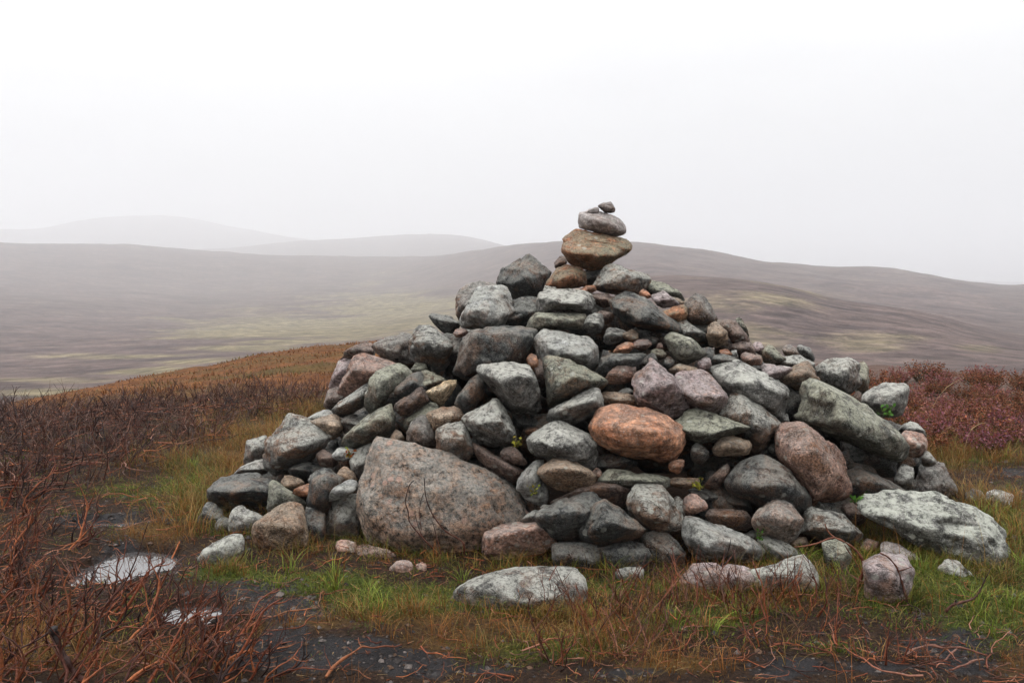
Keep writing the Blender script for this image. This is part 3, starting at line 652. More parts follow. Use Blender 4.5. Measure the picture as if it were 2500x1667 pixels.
S('J','dk',-.05,'86,38 90,30 97,22 105,17 115,14 124,12 131,15 140,21 150,28 157,35 162,43 166,52 167,58 164,66 156,70 140,72 125,68 116,62 110,54 104,47 95,45 88,43','105,28,.6 125,30,.8 145,42,.9 130,55,.8 112,42,.9',label='domed dark grey boulder in the lower right of the pile',p=13)
S('J','mx',-.14,'113,74 117,67 124,60 130,54 135,52 141,55 150,60 157,66 161,74 160,82 156,90 150,95 142,97 132,92 122,87 114,83','125,70,.9 138,62,.8 150,74,.9 135,84,.8',label='squat speckled stone leaning on the domed dark boulder')
S('J','wh',-.12,'-6,60 -5,50 0,41 5,40 12,42 18,44 21,41 26,41 32,46 37,52 39,60 41,68 45,75 49,83 45,88 38,88 30,89 22,86 12,82 4,77 -3,70','5,52,.7 25,55,.8 12,72,1.0 32,76,.9',label='cream and white lichened boulder with a notch in its top',p=13)
S('J','lg',-.10,'47,74 50,71 60,72 72,75 82,78 90,83 100,86 110,91 117,97 122,102 122,110 118,118 108,121 95,119 80,117 68,117 58,112 51,102 47,90','62,82,.7 85,92,.9 108,102,.9 65,102,.8 95,108,.8',label='long light grey boulder at the foot of the front',p=13,tilt=.6)
S('J','gr',-.05,'118,93 122,90 128,88 135,92 145,95 152,101 160,108 152,116 144,118 136,122 128,121 121,115 120,103','130,98,.7 142,106,.9')
S('J','pp',-.14,'44,132 48,124 56,117 66,114 80,115 92,116 105,119 114,124 116,136 100,142 75,143 52,141','60,122,.7 85,124,.8 100,128,.8',label='low stone half sunk in the grass under twigs',tilt=.8)
S('J','wh',-.15,'108,123 120,121 132,119 142,115 152,112 160,108 166,112 171,120 175,134 172,143 150,142 130,140 112,138','130,126,.7 158,118,.8 164,130,.8',label='whitish low stone sunk in the grass at the front',tilt=.8)
S('J','pk',-.02,'46,58 49,51 55,49 62,53 68,58 70,62 62,66 54,69 49,70 46,64','54,55,.5 58,62,.9',label='rose pink cobble in a shadowed gap',p=12)
S('J','br',-.02,'68,70 73,63 80,64 90,65 100,65 106,66 110,72 111,80 105,84 95,83 85,82 74,79','82,70,.8 98,70,.8')
S('J','br',.02,'67,40 75,30 83,24 89,20 91,27 85,38 78,44 70,44',tilt=.3)
S('J','ta',.02,'30,36 40,33 52,33 61,35 58,42 50,45 42,44 35,41')
S('I','gg',-.03,'123,38 132,26 138,25 150,27 165,30 180,32 190,36 188,42 178,45 165,46 153,46 142,46 132,44','140,30,.5 155,36,.9 175,38,.8',label='pale greenish flat stone below the mossy gap',tilt=.9,p=16)
S('J','gr',.04,'37,62 39,51 46,56 48,64 52,71 47,76 41,70')
S('J','ta',.0,'147,95 156,91 163,90 166,98 158,103 151,100')
S('J','dk',.04,'103,88 112,84 122,85 127,91 120,97 110,95')
S('J','dk',.14,'85,48 100,48 110,56 112,66 100,66 88,60')
S('J','dk',.16,'50,44 66,44 84,46 84,60 70,62 56,52')
S('I','ta',-.10,'65,29 68,23 76,18 86,13 93,15 103,21 112,25 118,29 120,33 116,39 112,45 104,47 90,47 80,44 72,39','69,29,.8 80,25,1.1 92,24,1.2 108,27,1.0 90,15,.1',label='tan capped stone with dark brown hollow front',p=18,tilt=.7)
S('I','br',-.02,'28,12 31,7 38,4 43,6 49,13 53,19 51,22 45,21 36,19 30,17','36,10,.7 44,14,.9',label='small smooth brown cobble',p=10)
S('H','br',.02,'124,10 130,12 138,18 146,24 155,29 165,34 174,38 175,45 168,50 160,49 150,44 142,37 134,27 127,18','140,22,.9 156,32,.9 168,40,.9',label='thin brown slab leaning over a dark gap',p=22,tilt=.6)
S('I','lg',-.02,'43,44 48,30 54,24 62,18 69,17 70,22 67,30 69,38 73,46 74,54 70,60 64,60 55,54 48,50','56,28,.9 60,42,.9',p=16)
S('I','pk',.02,'116,28 119,24 123,25 126,32 124,38 119,39')
S('I','br',.0,'77,57 84,52 95,47 108,41 118,38 128,37 138,38 146,42 153,46 151,54 149,61 138,62 122,60 105,58 90,60','100,46,.8 120,42,1.0 140,42,.9',tilt=.8,p=22,label='thin brown slab edge over the dark front stones')
S('I','dk',-.10,'62,73 63,66 70,63 80,57 90,52 98,49 108,48 116,48 122,52 124,56 121,63 118,72 114,82 110,90 104,97 95,99 85,97 78,94 72,82','74,68,.9 92,60,1.0 106,70,1.0 84,84,.7 66,70,.8',label='dark greenish grey angular boulder at the front centre',p=22,tilt=.45)
S('I','dk',-.18,'104,94 106,85 111,77 118,68 122,58 128,55 135,57 142,62 148,68 155,74 162,79 166,84 162,89 150,92 140,95 132,100 124,101 114,99','125,64,.6 132,76,1.1 120,84,1.0 148,82,.9',label='dark angular boulder in front overhanging a black hollow',p=22,tilt=.25)
S('I','pk',-.16,'12,92 14,84 20,81 32,79 45,76 55,75 65,74 74,76 79,80 80,88 80,98 70,101 58,102 45,103 30,106 20,110 15,107 13,98','15,92,.9 30,89,1.1 50,84,1.1 74,83,.9 45,78,.1',label='long pinkish tan stone lying across the front',p=14,tilt=.6)
S('I','gr',.0,'47,75 56,67 63,64 65,74 56,78')
S('I','gr',.0,'66,62 70,59 75,60 74,66 68,68',p=10)
S('I','dk',.10,'78,97 104,96 122,101 124,114 110,120 88,118 78,110')  # dark stone put into the hollow to stand for its shade
S('I','dk',.10,'122,101 150,94 168,98 172,112 152,120 130,118')  # same again: dark colour in place of the shaded void
S('I','dk',.0,'164,88 180,84 190,88 197,95 205,106 203,114 190,118 176,115 168,106',p=16)
S('H','sl',-.20,'20,60 21,46 25,36 28,22 33,14 38,10 48,11 55,13 66,14 75,17 87,19 95,20 103,25 115,30 127,35 140,40 152,45 162,52 170,60 176,68 181,77 180,86 174,94 160,99 145,103 130,107 115,110 100,112 80,112 60,111 40,108 31,104 26,97 20,88 18,80 17,72','34,44,.45 60,46,.5 105,44,.45 150,66,.5 150,88,.5 110,98,.5 50,98,.5 30,80,.4 45,22,.1',label='largest boulder, a broad speckled slab with rust stains and pink lichen',p=16,tilt=.32,back=.6,bulge=.35,rough=1.1)
S('H','gr',.08,'9,29 15,20 22,16 31,13 30,24 26,36 22,48 18,58 13,48 11,38')
S('G','gr',-.05,'76,38 77,30 80,26 88,21 95,16 98,8 101,5 106,7 112,7 118,8 122,11 130,16 136,21 140,26 138,33 134,38 128,42 120,47 112,52 100,57 92,61 88,62 82,61 78,56 79,48 77,42','95,30,.6 112,28,.8 100,42,1.05 118,34,1.0 90,50,.8 105,12,.1',label='big blue-grey boulder at the left shoulder of the pile',p=18,tilt=.45)
S('G','gr',.08,'57,50 60,30 65,28 78,25 80,38 79,50 70,51 62,52','66,38,.6')
S('G','gr',.05,'47,63 53,56 60,52 70,48 80,47 80,58 76,62 65,62 56,63',tilt=.9)
S('G','lg',.1,'116,10 125,4 135,0 142,2 144,8 132,12 124,13',tilt=.9)
S('G','ta',.03,'120,12 130,8 140,5 145,5 150,9 153,14 152,19 147,25 141,29 136,24 128,17','140,14,.8 148,16,.8',label='ochre brown stone behind the big blue-grey boulder')
S('C','dk',.1,'32,110 36,104 45,103 54,106 50,114 42,120 36,121')
S('C','gg',-.08,'34,130 36,124 44,116 52,109 60,103 66,98 73,94 80,93 83,98 84,108 83,116 78,123 68,127 58,130 48,133 38,134','50,116,.7 66,106,.9 76,110,.9 60,122,.8',label='leaf-shaped greenish grey slab on the left slope',p=20,tilt=.6)
S('C','gr',-.02,'24,97 30,92 40,86 50,78 60,72 62,82 58,92 50,98 42,103 35,105 28,103 25,100','27,96,.8 40,92,1.0 55,82,1.0',p=22,tilt=.6,label='elongated stone with pale top and black side')
S('C','pp',.10,'21,78 23,68 26,60 29,54 33,50 39,48 46,49 46,56 42,64 38,72 32,80 24,82','32,62,.6 40,58,.7')
S('C','br',.12,'16,94 20,80 28,77 38,80 36,88 30,94 22,100')
S('C','pk',-.02,'44,54 45,48 52,45 60,46 70,49 80,53 88,56 84,62 75,65 66,68 60,73 52,80 42,86 33,85 30,80 34,72 40,62','44,60,.9 56,60,1.05 74,61,1.0 60,50,.15',label='rounded rose-grey boulder on the left edge',p=12,tilt=.6)
S('C','br',.18,'32,51 36,46 44,40 50,35 55,33 60,34 65,38 64,48 52,49 42,51',tilt=.8)
S('C','mx',.08,'61,38 66,34 75,30 85,27 93,25 98,27 102,33 103,44 103,56 98,60 90,55 82,51 72,48','72,38,.6 90,34,.7 88,46,.8',label='mottled grey and pink boulder on the left skyline',p=14)
S('C','gr',.0,'99,33 102,24 106,19 113,17 118,18 122,23 128,27 134,31 140,36 140,42 138,50 132,58 124,61 116,58 110,54 104,52 100,46','103,33,.8 113,33,1.0 121,42,1.1 137,38,.9 115,24,.1',label='angular pale grey boulder next to the mottled one',p=20,tilt=.6)
S('C','gg',-.05,'57,75 62,67 70,63 80,58 88,56 96,60 101,65 96,72 86,78 80,84 76,92 70,100 62,106 57,99 56,86','70,74,.8 84,66,.7 66,90,.8',label='greenish brown rounded boulder on the left slope',p=11)
S('C','dk',-.01,'76,90 80,79 87,73 95,68 103,63 108,62 111,68 114,78 108,86 100,90 90,94 82,95','90,78,.8 102,72,.8')
S('C','br',-.12,'83,97 85,92 92,88 100,82 105,78 109,77 112,80 115,86 116,90 110,95 102,100 96,104 90,105 86,102','88,95,.7 108,83,.9 98,94,.9',label='smooth brown brick-shaped stone',p=14)
S('C','gg',.0,'91,113 94,107 102,102 110,95 117,91 122,92 126,99 120,106 110,112 102,119 94,119',p=10)
S('C','mx',-.06,'96,131 95,120 99,112 106,105 113,102 117,106 118,114 121,121 124,127 121,134 113,138 105,137 98,135','104,116,.7 112,124,.9')
S('C','ta',-.06,'115,102 122,99 130,96 140,95 146,98 150,106 146,112 137,113 128,116 124,121 118,120 116,112','122,106,.8 138,105,.9')
S('C','gr',-.10,'124,118 127,115 133,112 142,110 150,109 153,115 155,122 157,128 159,137 156,144 150,148 140,147 134,143 129,140 124,137 123,126','138,122,.7 142,130,1.1 150,128,.9 130,132,.7',label='grey block with dark broken corner above the largest slab',p=20)
S('C','ta',-.02,'79,127 82,120 85,117 90,120 93,127 89,133 83,132',p=14)
S('C','go',-.02,'114,81 120,77 128,73 136,69 143,70 142,75 135,80 131,86 129,95 122,91 117,86','125,80,.8 134,76,.7',label='bright golden broken stone in a gap',p=24)
S('C','gg',.08,'106,70 109,63 114,60 122,64 134,70 128,78 118,82 111,80')
S('C','gg',.12,'99,60 104,53 112,52 116,60 110,66 101,66')
S('C','dk',-.06,'141,94 143,86 150,78 157,71 163,64 166,66 171,71 170,78 168,86 163,95 158,102 152,107 147,107 142,100','146,85,.8 153,76,.9 160,76,1.0 155,92,.9',label='black wedge with pale left edge standing on end',p=22)
S('D','dk',.0,'-15,54 -13,46 -9,38 -8,30 -6,25 0,15 4,12 13,15 24,16 32,14 35,11 45,11 55,12 61,15 62,20 60,28 57,36 54,44 48,50 30,52 15,52 8,55 3,59 -1,62 -8,60','3,18,.8 -1,38,.85 0,54,.8 34,18,.85 30,42,.9 52,20,.7',label='large slate-dark block with rusty right side',p=22,tilt=.4)
S('D','mx',.02,'34,15 40,13 52,13 60,16 61,22 58,32 54,42 46,48 36,48 30,46','45,22,1.05 45,38,1.1',p=16,tilt=.4)
S('D','lg',.0,'61,22 65,16 72,14 82,15 92,18 102,19 112,21 118,25 121,30 123,37 121,45 117,51 110,52 100,50 85,48 72,48 64,46 61,38 60,28','75,20,.4 100,26,.5 110,38,.8 80,36,.8',label='pale flat-faced grey boulder in the middle of the pile',p=16,tilt=.7)
S('D','gg',-.08,'69,50 70,43 76,41 87,41 95,43 103,47 110,52 118,57 125,61 130,65 126,70 118,69 112,68 105,72 96,76 86,82 78,87 75,88 73,78 71,68 70,58','80,46,.4 96,52,.7 110,62,.9 84,66,.9 78,78,.8',label='grey-green boulder with straight diagonal lower edge',p=18)
S('D','gr',-.12,'6,53 9,48 15,47 28,46 40,45 48,46 54,49 59,55 62,61 63,70 65,80 66,90 60,93 50,94 40,93 36,89 32,81 28,74 24,68 18,63 11,59','27,64,.9 33,61,1.1 45,57,1.15 58,58,1.0 45,85,.9 30,48,.1',label='block with pale top and purplish black front face',p=22,tilt=.45)
S('D','or',.0,'53,41 57,37 62,38 64,43 65,50 60,54 56,52')
S('D','br',.04,'60,48 66,42 71,45 71,58 70,70 64,66')
S('D','gr',-.10,'73,98 76,90 82,86 90,82 100,78 110,73 118,70 122,72 125,78 127,85 126,90 120,94 110,99 100,103 92,105 85,104 80,106 76,103','82,92,.8 100,86,.9 118,80,.9',label='grey brick-like block on a slant beside the orange boulder',p=18)
S('D','gr',-.08,'55,118 62,112 70,108 78,104 83,102 90,103 97,107 107,112 115,116 119,122 120,132 119,141 117,149 110,149 100,146 88,142 76,140 65,137 58,131 55,124','72,114,.6 86,112,.8 100,124,.9 82,128,.8 70,126,.9',label='rounded grey-green boulder left of the orange one',p=13)
S('D','gr',-.08,'-8,98 0,95 7,89 14,85 22,80 26,81 30,86 34,94 38,102 41,109 44,116 43,122 36,125 30,125 20,125 10,123 3,117 -3,109','22,84,.6 28,100,1.0 32,118,.9 8,105,.8 12,92,.5',label='pyramid-shaped grey stone',p=20)
S('D','or',.2,'52,110 60,107 67,109 63,115 54,115')
S('D','dk',.28,'42,95 60,94 72,98 74,112 56,114 44,108')
S('D','dk',.12,'118,140 128,132 150,136 160,142 150,148 125,150')
S('D','br',.10,'124,138 132,134 138,138 136,146 126,146')
S('G','dk',-.10,'23,76 27,70 35,65 45,63 56,61 65,60 72,61 80,64 85,68 84,76 82,84 78,90 70,91 60,89 50,90 42,92 36,94 30,92 24,86','26,78,.9 42,81,1.1 58,78,1.1 67,75,1.0 80,78,.9 55,65,.05',label='flat-topped slate stone overhanging the grass at the left end',p=22,tilt=.9)
S('G','gg',-.02,'81,84 82,72 86,68 92,72 100,78 108,84 116,89 118,95 108,94 100,95 92,98 84,102 80,94','92,80,.8',p=18)
S('G','ta',-.14,'65,113 67,108 75,104 84,100 90,94 97,90 104,88 110,90 113,96 115,104 117,116 117,126 110,131 98,134 85,134 75,132 68,126 66,118','70,110,.8 82,111,1.0 98,116,1.1 108,114,.9 100,96,.15',label='domed greyish tan boulder at the left front',p=13,tilt=.5)
S('G','gr',-.06,'42,109 45,98 49,93 55,92 62,95 70,99 77,104 72,110 66,116 60,120 50,121 44,117','50,100,.7 58,104,.9')
S('G','dk',.0,'28,113 32,105 38,102 45,104 46,112 40,120 32,119')
S('G','dk',.0,'13,104 18,96 22,88 28,89 36,95 38,102 32,110 24,114 16,112')
S('G','dk',-.10,'117,92 120,82 121,70 122,64 127,62 131,62 133,57 138,57 141,60 148,64 153,67 149,75 143,83 139,91 136,101 130,102 122,97','124,68,.6 138,66,.8 128,86,.9 136,84,.9',label='dark grey tabular stone standing on edge',p=24,tilt=.25)
S('G','lg',-.12,'135,88 142,80 148,72 155,68 163,67 166,70 163,76 155,82 148,86 142,88',tilt=.9,p=18)
S('G','gr',-.16,'134,112 136,104 138,96 142,88 147,84 155,83 165,82 170,84 170,94 169,104 167,113 160,120 150,123 142,120 136,117','148,92,.7 156,104,.9 144,110,.8',label='blue-grey flecked stone tucked beside the largest slab',p=16)
S('G','ta',.0,'93,69 96,63 102,63 110,66 115,70 110,74 105,77 100,77 96,75',p=12)
S('G','or',-.04,'103,80 110,74 120,70 123,76 121,82 112,83',tilt=1)
S('G','lg',.05,'118,68 121,62 127,61 128,68 122,72')
S('G','ta',.02,'146,64 150,56 155,54 161,59 166,68 158,71 150,71')
S('G','lg',.02,'141,44 147,37 155,36 164,39 162,47 152,49 145,48',label='small pale cobble beside reddish sprigs',p=10)
S('G','br',.08,'126,43 133,38 140,42 147,51 141,56 130,53')
S('G','dk',.14,'100,56 116,50 134,52 134,64 118,66 102,64')
S('G','dk',.10,'116,92 134,100 136,118 124,128 114,124')
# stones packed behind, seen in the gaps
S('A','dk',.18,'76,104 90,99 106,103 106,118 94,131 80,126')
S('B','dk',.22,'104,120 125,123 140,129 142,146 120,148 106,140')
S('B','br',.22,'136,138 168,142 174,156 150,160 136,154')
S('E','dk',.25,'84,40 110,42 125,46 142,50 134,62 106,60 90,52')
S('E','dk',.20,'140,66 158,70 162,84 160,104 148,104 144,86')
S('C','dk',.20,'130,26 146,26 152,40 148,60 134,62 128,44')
# stones lying by themselves around the foot
S('G','wh',-.05,'13,144 16,137 22,134 30,131 36,124 42,119 50,118 56,119 58,126 58,135 52,141 45,146 38,150 30,152 20,153 14,150','22,138,.7 42,128,.8 36,142,.8',p=11,loose='knobbly whitish stone lying loose at the left foot of the cairn',tilt=.6)
S('I','gr',0,'-18,143 -12,137 0,130 12,126 25,122 40,119 55,118 72,119 88,117 98,118 106,124 109,133 110,142 106,154 95,160 75,164 55,165 30,166 10,164 -8,156','10,136,.6 45,130,.7 80,130,.7 40,152,.8 85,148,.8',p=12,loose='long flat grey stone sunk in the grass before the cairn',tilt=.9,back=.8)
S('H','pk',0,'46,133 54,126 63,124 70,126 70,136 60,140 50,138',p=12,loose='small pink stone half buried in grass by the largest slab',tilt=.7)
S('H','pk',0,'72,129 78,126 83,129 82,137 75,138',p=12,loose='tiny pink stone next to another small pink stone',tilt=.7)
S('H','pk',0,'14,112 25,109 35,113 45,116 54,120 45,125 28,122 16,118',p=16,loose='thin pinkish flat stone lying at the foot of the largest slab',tilt=1)
S('G','pk',0,'144,129 150,124 158,125 165,127 166,136 158,142 150,140',p=14,loose='pinkish pale stone under dark twigs beside the largest slab',tilt=.7)
S('I','gr',0,'138,122 148,119 158,118 165,118 165,130 152,134 141,132',p=14,loose='small flecked grey stone in shade behind the long flat grey one',tilt=.8)
S('K','tp',0,'77,92 82,87 92,89 102,93 112,99 119,105 122,111 116,114 106,110 96,106 86,104 79,100','92,93,.6 108,101,.8',p=11,loose='smooth elongated taupe stone lying behind the pinkish white boulder',tilt=.9)
S('K','wh',0,'132,113 138,106 143,103 151,105 154,110 158,115 167,119 173,125 163,126 150,126 138,122','143,110,.7 156,119,.7',p=20,loose='small jagged lichened stone in the grass below the broad lichened slab',tilt=.8)
S('K','gr',0,'178,46 180,40 188,37 196,38 206,42 207,58 195,61 184,58','190,44,.7',p=14,loose='smooth grey stone beside the gravel patch on the right',tilt=.8)
S('K','dk',0,'158,42 166,36 175,39 182,46 180,54 168,55 160,50',p=16,loose='dark stone among grass beside the smooth grey stone',tilt=.8)

cairn = empty('stone_cairn', (HX, HY, 0), 'tall conical cairn of loose grey, pink and rust boulders on wet moorland', 'cairn')
CO = np.array([HX, HY, 0.0])
def simplify(q, eps):
    """Douglas-Peucker on a closed outline: keep only the real corners"""
    q = np.asarray(q); n = len(q)
    i0 = int(np.argmax(((q - q.mean(0)) ** 2).sum(1))); q = np.roll(q, -i0, axis=0)
    i1 = int(np.argmax(((q - q[0]) ** 2).sum(1)))
    def dp(seg):
        if len(seg) < 3: return [seg[0]]
        a, b = seg[0], seg[-1]; d = b - a; L = np.hypot(*d) + 1e-9
        dist = np.abs(d[0] * (seg[:, 1] - a[1]) - d[1] * (seg[:, 0] - a[0])) / L
        k = int(np.argmax(dist))
        if dist[k] < eps: return [a]
        return dp(seg[:k + 1]) + dp(seg[k:])
    return np.array(dp(q[:i1 + 1]) + dp(np.vstack([q[i1:], q[:1]])))
BASE = [(440,1290),(560,1310),(700,1335),(860,1312),(900,1330),(1180,1330),(1200,1350),(1360,1345),(1500,1370),(1600,1375),(1660,1370),(1680,1420),(2000,1420),(2020,1390),(2100,1430),(2230,1430),(2240,1300),(2260,1205),(2360,1205),(2380,1350),(2480,1380)]
def build_stone(k, rec):
    tile, mat, dof, pts, ridge, label, p, tilt, bulge, D, rough, back, loose, low = rec
    ox, oy = TILE[tile]
    q = np.array([[float(a) for a in s.split(',')] for s in pts.split()]) / 0.392 + np.array([ox, oy])
    rs = random.Random(k * 13 + 5)
    c = (q.min(0) + q.max(0)) / 2; c = 0.5 * c + 0.5 * q.mean(0)
    q = c + (q - c) * (1.0 if D is not None or loose else 1.055)
    x, y = q[:, 0], q[:, 1]
    area = 0.5 * abs(np.dot(x, np.roll(y, 1)) - np.dot(y, np.roll(x, 1)))
    foot = bool(loose)
    if p <= 14 and not label and not loose: p = 20
    if p > 10: q = simplify(q, (0.050 if p > 13 else 0.03) * math.sqrt(area))
    if D is None:
        if loose:
            g = on_ground(c[0], y.max() - 0.35 * np.ptp(y)); D = g[1] * cp - (g[2] - CAMZ) * sp
        else:
            D = heap_depth(c[0], c[1]); 
            if y.max() > tab(c[0], BASE) - 12:        # a foot stone: its lower edge stands on the ground
                gb = on_ground(c[0], y.max() - 6); D = gb[1] * cp - (gb[2] - CAMZ) * sp + 0.3 * np.ptp(y) * D / F * tilt; dof = 0; foot = True
    D = D + dof
    s = D / F; m = math.sqrt(area) * s * 0.5
    al, be = rs.uniform(-0.28, 0.28), rs.uniform(-0.05, 0.3)
    def pt(px, py, w):
        return np.array([0, 0, CAMZ]) + ray(px, py) * (D + w)
    P = []
    h = (c[1] - q[:, 1]) * s
    # the top edge lies back, the bottom edge is undercut behind the bulging front
    def lay(hh): return tilt * hh if hh > 0 else (tilt * 0.6 if foot else -0.45) * hh
    for (a, b), hh in zip(q, h): P.append(pt(a, b, lay(hh)))
    ys = (q[:, 1] - c[1]) / (0.5 * np.ptp(q[:, 1]) + 1e-6)
    kf = 0.55
    nr = len(ridge.split()); nq = len(q)
    if p <= 10: sel = list(range(nq))
    elif p <= 13: sel = list(range(rs.randrange(2), nq, 2))
    elif nr >= 4: sel = []
    else: sel = sorted(rs.sample(range(nq), 2)) if nr else []
    if nr == 0 and p > 10:                            # a broken edge running across the front
        W, H = np.ptp(q[:, 0]), np.ptp(q[:, 1]); sl_ = rs.uniform(-0.16, 0.16)
        for e in ((-0.30, 0.30) if W < 0.8 * H else (-0.33, 0.0, 0.33)):
            a, b = c[0] + (e + rs.uniform(-.06, .06)) * W, c[1] + (sl_ * e * 3 + rs.uniform(-0.10, 0.16)) * H
            P.append(pt(a, b, lay((c[1] - b) * s) - rs.uniform(0.85, 1.35) * m * (0.7 if foot else 1.0)))
    for i_, ((a, b), t) in enumerate(zip(q, ys)):
        if i_ in sel:
            kk = kf + (rs.uniform(-0.12, 0.12) if p > 13 else 0)
            aa, bb = c[0] + (a - c[0]) * kk, c[1] + (b - c[1]) * kk
            hh = (c[1] - bb) * s; uu = (aa - c[0]) * s
            bl = bulge * m * (1.0 + rs.uniform(-0.35, 0.35) * (p > 13)) + al * uu - be * hh
            P.append(pt(aa, bb, lay(hh) * 0.8 - bl * (0.75 if ridge else 1.0)))
        aa, bb = c[0] + (a - c[0]) * 0.72, c[1] + (b - c[1]) * 0.72
        P.append(pt(aa, bb, lay((c[1] - bb) * s) + back * m * rs.uniform(0.9, 1.2)))
        if foot and t > 0.55:                       # rooted a hand's breadth in the ground
            g_ = pt(a, b, lay((c[1] - b) * s)); P.append(g_ + np.array([0, 0.04, -0.12]))
    for r in ridge.split():
        a, b, f = [float(v) for v in r.split(',')]
        a = a / 0.392 + ox; b = b / 0.392 + oy
        P.append(pt(a, b, lay((c[1] - b) * s) - (f * 1.42 if p > 10 else f * 1.1) * m * (0.6 if 'largest' in (label or '') else 0.75 if foot else 1.0)))
    P = np.array(P); cen = 0.5 * (P.mean(0) + 0.5 * (P.min(0) + P.max(0)))
    cen = P.mean(0)
    size = math.sqrt(area) * s
    lev = 6 if size > 0.8 else 5 if size > 0.22 else 4 if size > 0.11 else 3
    me, _ = stone_mesh('stone', P - cen, k + 1, p, rough, lev)
    if loose:
        return add_obj('loose_stone', me, M[mat], None, tuple(cen), label=loose, category='stone')
    o = add_obj('stone', me, M[mat], cairn, tuple(cen - CO))
    if label: o['label'] = label
    return o
for k, rec in enumerate(STONES): build_stone(k, rec)

# stones of the core and of the far side: the heap is solid all the way round
protos = []
for k in range(9):
    d = rng.normal(size=(16, 3)); d /= np.linalg.norm(d, axis=1)[:, None]
    P = d * np.array([1.0, 0.8, 0.62]) * rng.uniform(0.8, 1.0, (16, 1)) * 0.5
    me, _ = stone_mesh('stone', P, 300 + k, 18, 1.0, 3); me.materials.append(M[['dk','gr','dk','br','gg','dk','mx','gr','pk'][k]]); protos.append(me)
PR = []; CORE = []
for k in (0, 2, 5):
    me = protos[k]; V_ = np.zeros(len(me.vertices) * 3, np.float32); me.vertices.foreach_get('co', V_); F_ = np.zeros(len(me.loops), np.int32); me.loops.foreach_get('vertex_index', F_)
    PR.append((V_.reshape(-1, 3).astype(float), F_.reshape(-1, 3)))
SIL = [(480,1230),(500,1180),(600,1070),(800,930),(900,850),(1120,730),(1250,680),(1500,670),(1750,770),(1850,860),(2110,910),(2200,960),(2330,1150),(2360,1300)]
def fill_stone(x, y, z, s, dark=False):
    px, py, d = project(np.array([x, y, z])); R = 0.5 * s * F / d
    if min(py - R * k - tab(px + R * e, SIL) for k, e in ((1, 0), (.7, .7), (.7, -.7), (0, 1), (0, -1))) < 0: return
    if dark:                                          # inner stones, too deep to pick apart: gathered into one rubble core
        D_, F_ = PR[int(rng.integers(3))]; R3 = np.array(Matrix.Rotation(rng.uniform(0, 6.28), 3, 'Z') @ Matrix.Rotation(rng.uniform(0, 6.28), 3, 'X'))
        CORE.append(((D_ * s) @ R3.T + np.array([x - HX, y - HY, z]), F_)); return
    me = protos[rng.integers(len(protos))]
    o = add_obj('stone', me, None, cairn, (x - HX, y - HY, z)); o.scale = (s, s, s * rng.uniform(0.8, 1.1)); o.rotation_euler = tuple(rng.uniform(0, 6.28, 3))
n_core = 0
for rho_s, inset, size, cnt in ((1.0, 0.47, 0.66, 96), (1.0, 0.70, 0.9, 18)):
    for i in range(cnt):
        rho = math.sqrt((i + 0.5) / cnt) * 0.82; a = i * 2.39996
        x = HX + HA * rho * math.cos(a); y = HY + HB * rho * math.sin(a)
        z = heap(x, y) - inset * 0.85
        if y < HY: y += 0.08
        if z < -0.1: continue
        fill_stone(x, y, z, size * rng.uniform(0.85, 1.15), True)
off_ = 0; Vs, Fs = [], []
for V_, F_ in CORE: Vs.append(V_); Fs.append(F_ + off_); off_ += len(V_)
add_obj('rubble_core', make_mesh('rubble_core', np.vstack(Vs), [np.vstack(Fs)]), M['dk'], cairn, kind='stuff')  # core given only dark stone, so the gaps read as deep shade
cnt = 0
for i in range(140):                                # outer stones of the back
    rho = math.sqrt((i + 0.5) / 140) * 1.0; a = i * 2.39996
    x = HX + HA * rho * math.cos(a); y = HY + HB * rho * math.sin(a)
    if y < HY + 0.35: continue
    z = heap(x, y) - 0.26
    fill_stone(x, y + 0.1, z, rng.uniform(0.34, 0.55))

# ------------------------------------------------------------------ plants
def unit(v): return v / np.maximum(np.linalg.norm(v, axis=-1, keepdims=True), 1e-9)
class Acc:
    def __init__(s): s.V, s.Q, s.T, s.C, s.n = [], [], [], [], 0
    def add(s, V, Q=None, T=None, col=None):
        s.V.append(V); s.C.append(col)
        if Q is not None and len(Q): s.Q.append(Q + s.n)
        if T is not None and len(T): s.T.append(T + s.n)
        s.n += len(V)
    def mesh(s, name, shade=True):
        f = []
        if s.Q: f.append(np.vstack(s.Q))
        if s.T: f.append(np.vstack(s.T))
        return make_mesh(name, np.vstack(s.V), f, np.vstack(s.C), shade)
def lerp_col(c0, c1, t):
    return c0[:, None, :] * (1 - t[None, :, None]) + c1[:, None, :] * t[None, :, None]
def tubes(acc, base, dirs, length, r0, r1, K, Sd, wig, c0, c1, lift=0.0, hug=None):
    """N bent tapering twigs; returns ring centres and directions for side shoots"""
    Nn = len(base); d = unit(dirs.copy()); c = base.copy(); cs = [c.copy()]; ds = [d.copy()]
    step = (length / (K - 1))[:, None]
    for k in range(1, K):
        d = unit(d + rng.normal(size=(Nn, 3)) * wig + np.array([0, 0, lift])); c = c + d * step
        cs.append(c.copy()); ds.append(d.copy())
    Cn = np.stack(cs, 1); Dn = np.stack(ds, 1)
    if hug is not None:
        Cn[:, :, 2] = ground_z(Cn[:, :, 0].ravel(), Cn[:, :, 1].ravel()).reshape(Nn, K) + hug[:, None] + np.abs(Cn[:, :, 2] - base[:, None, 2]) * 0.25
    sweep(acc, Cn, r0, r1, Sd, c0, c1)
    return Cn, Dn
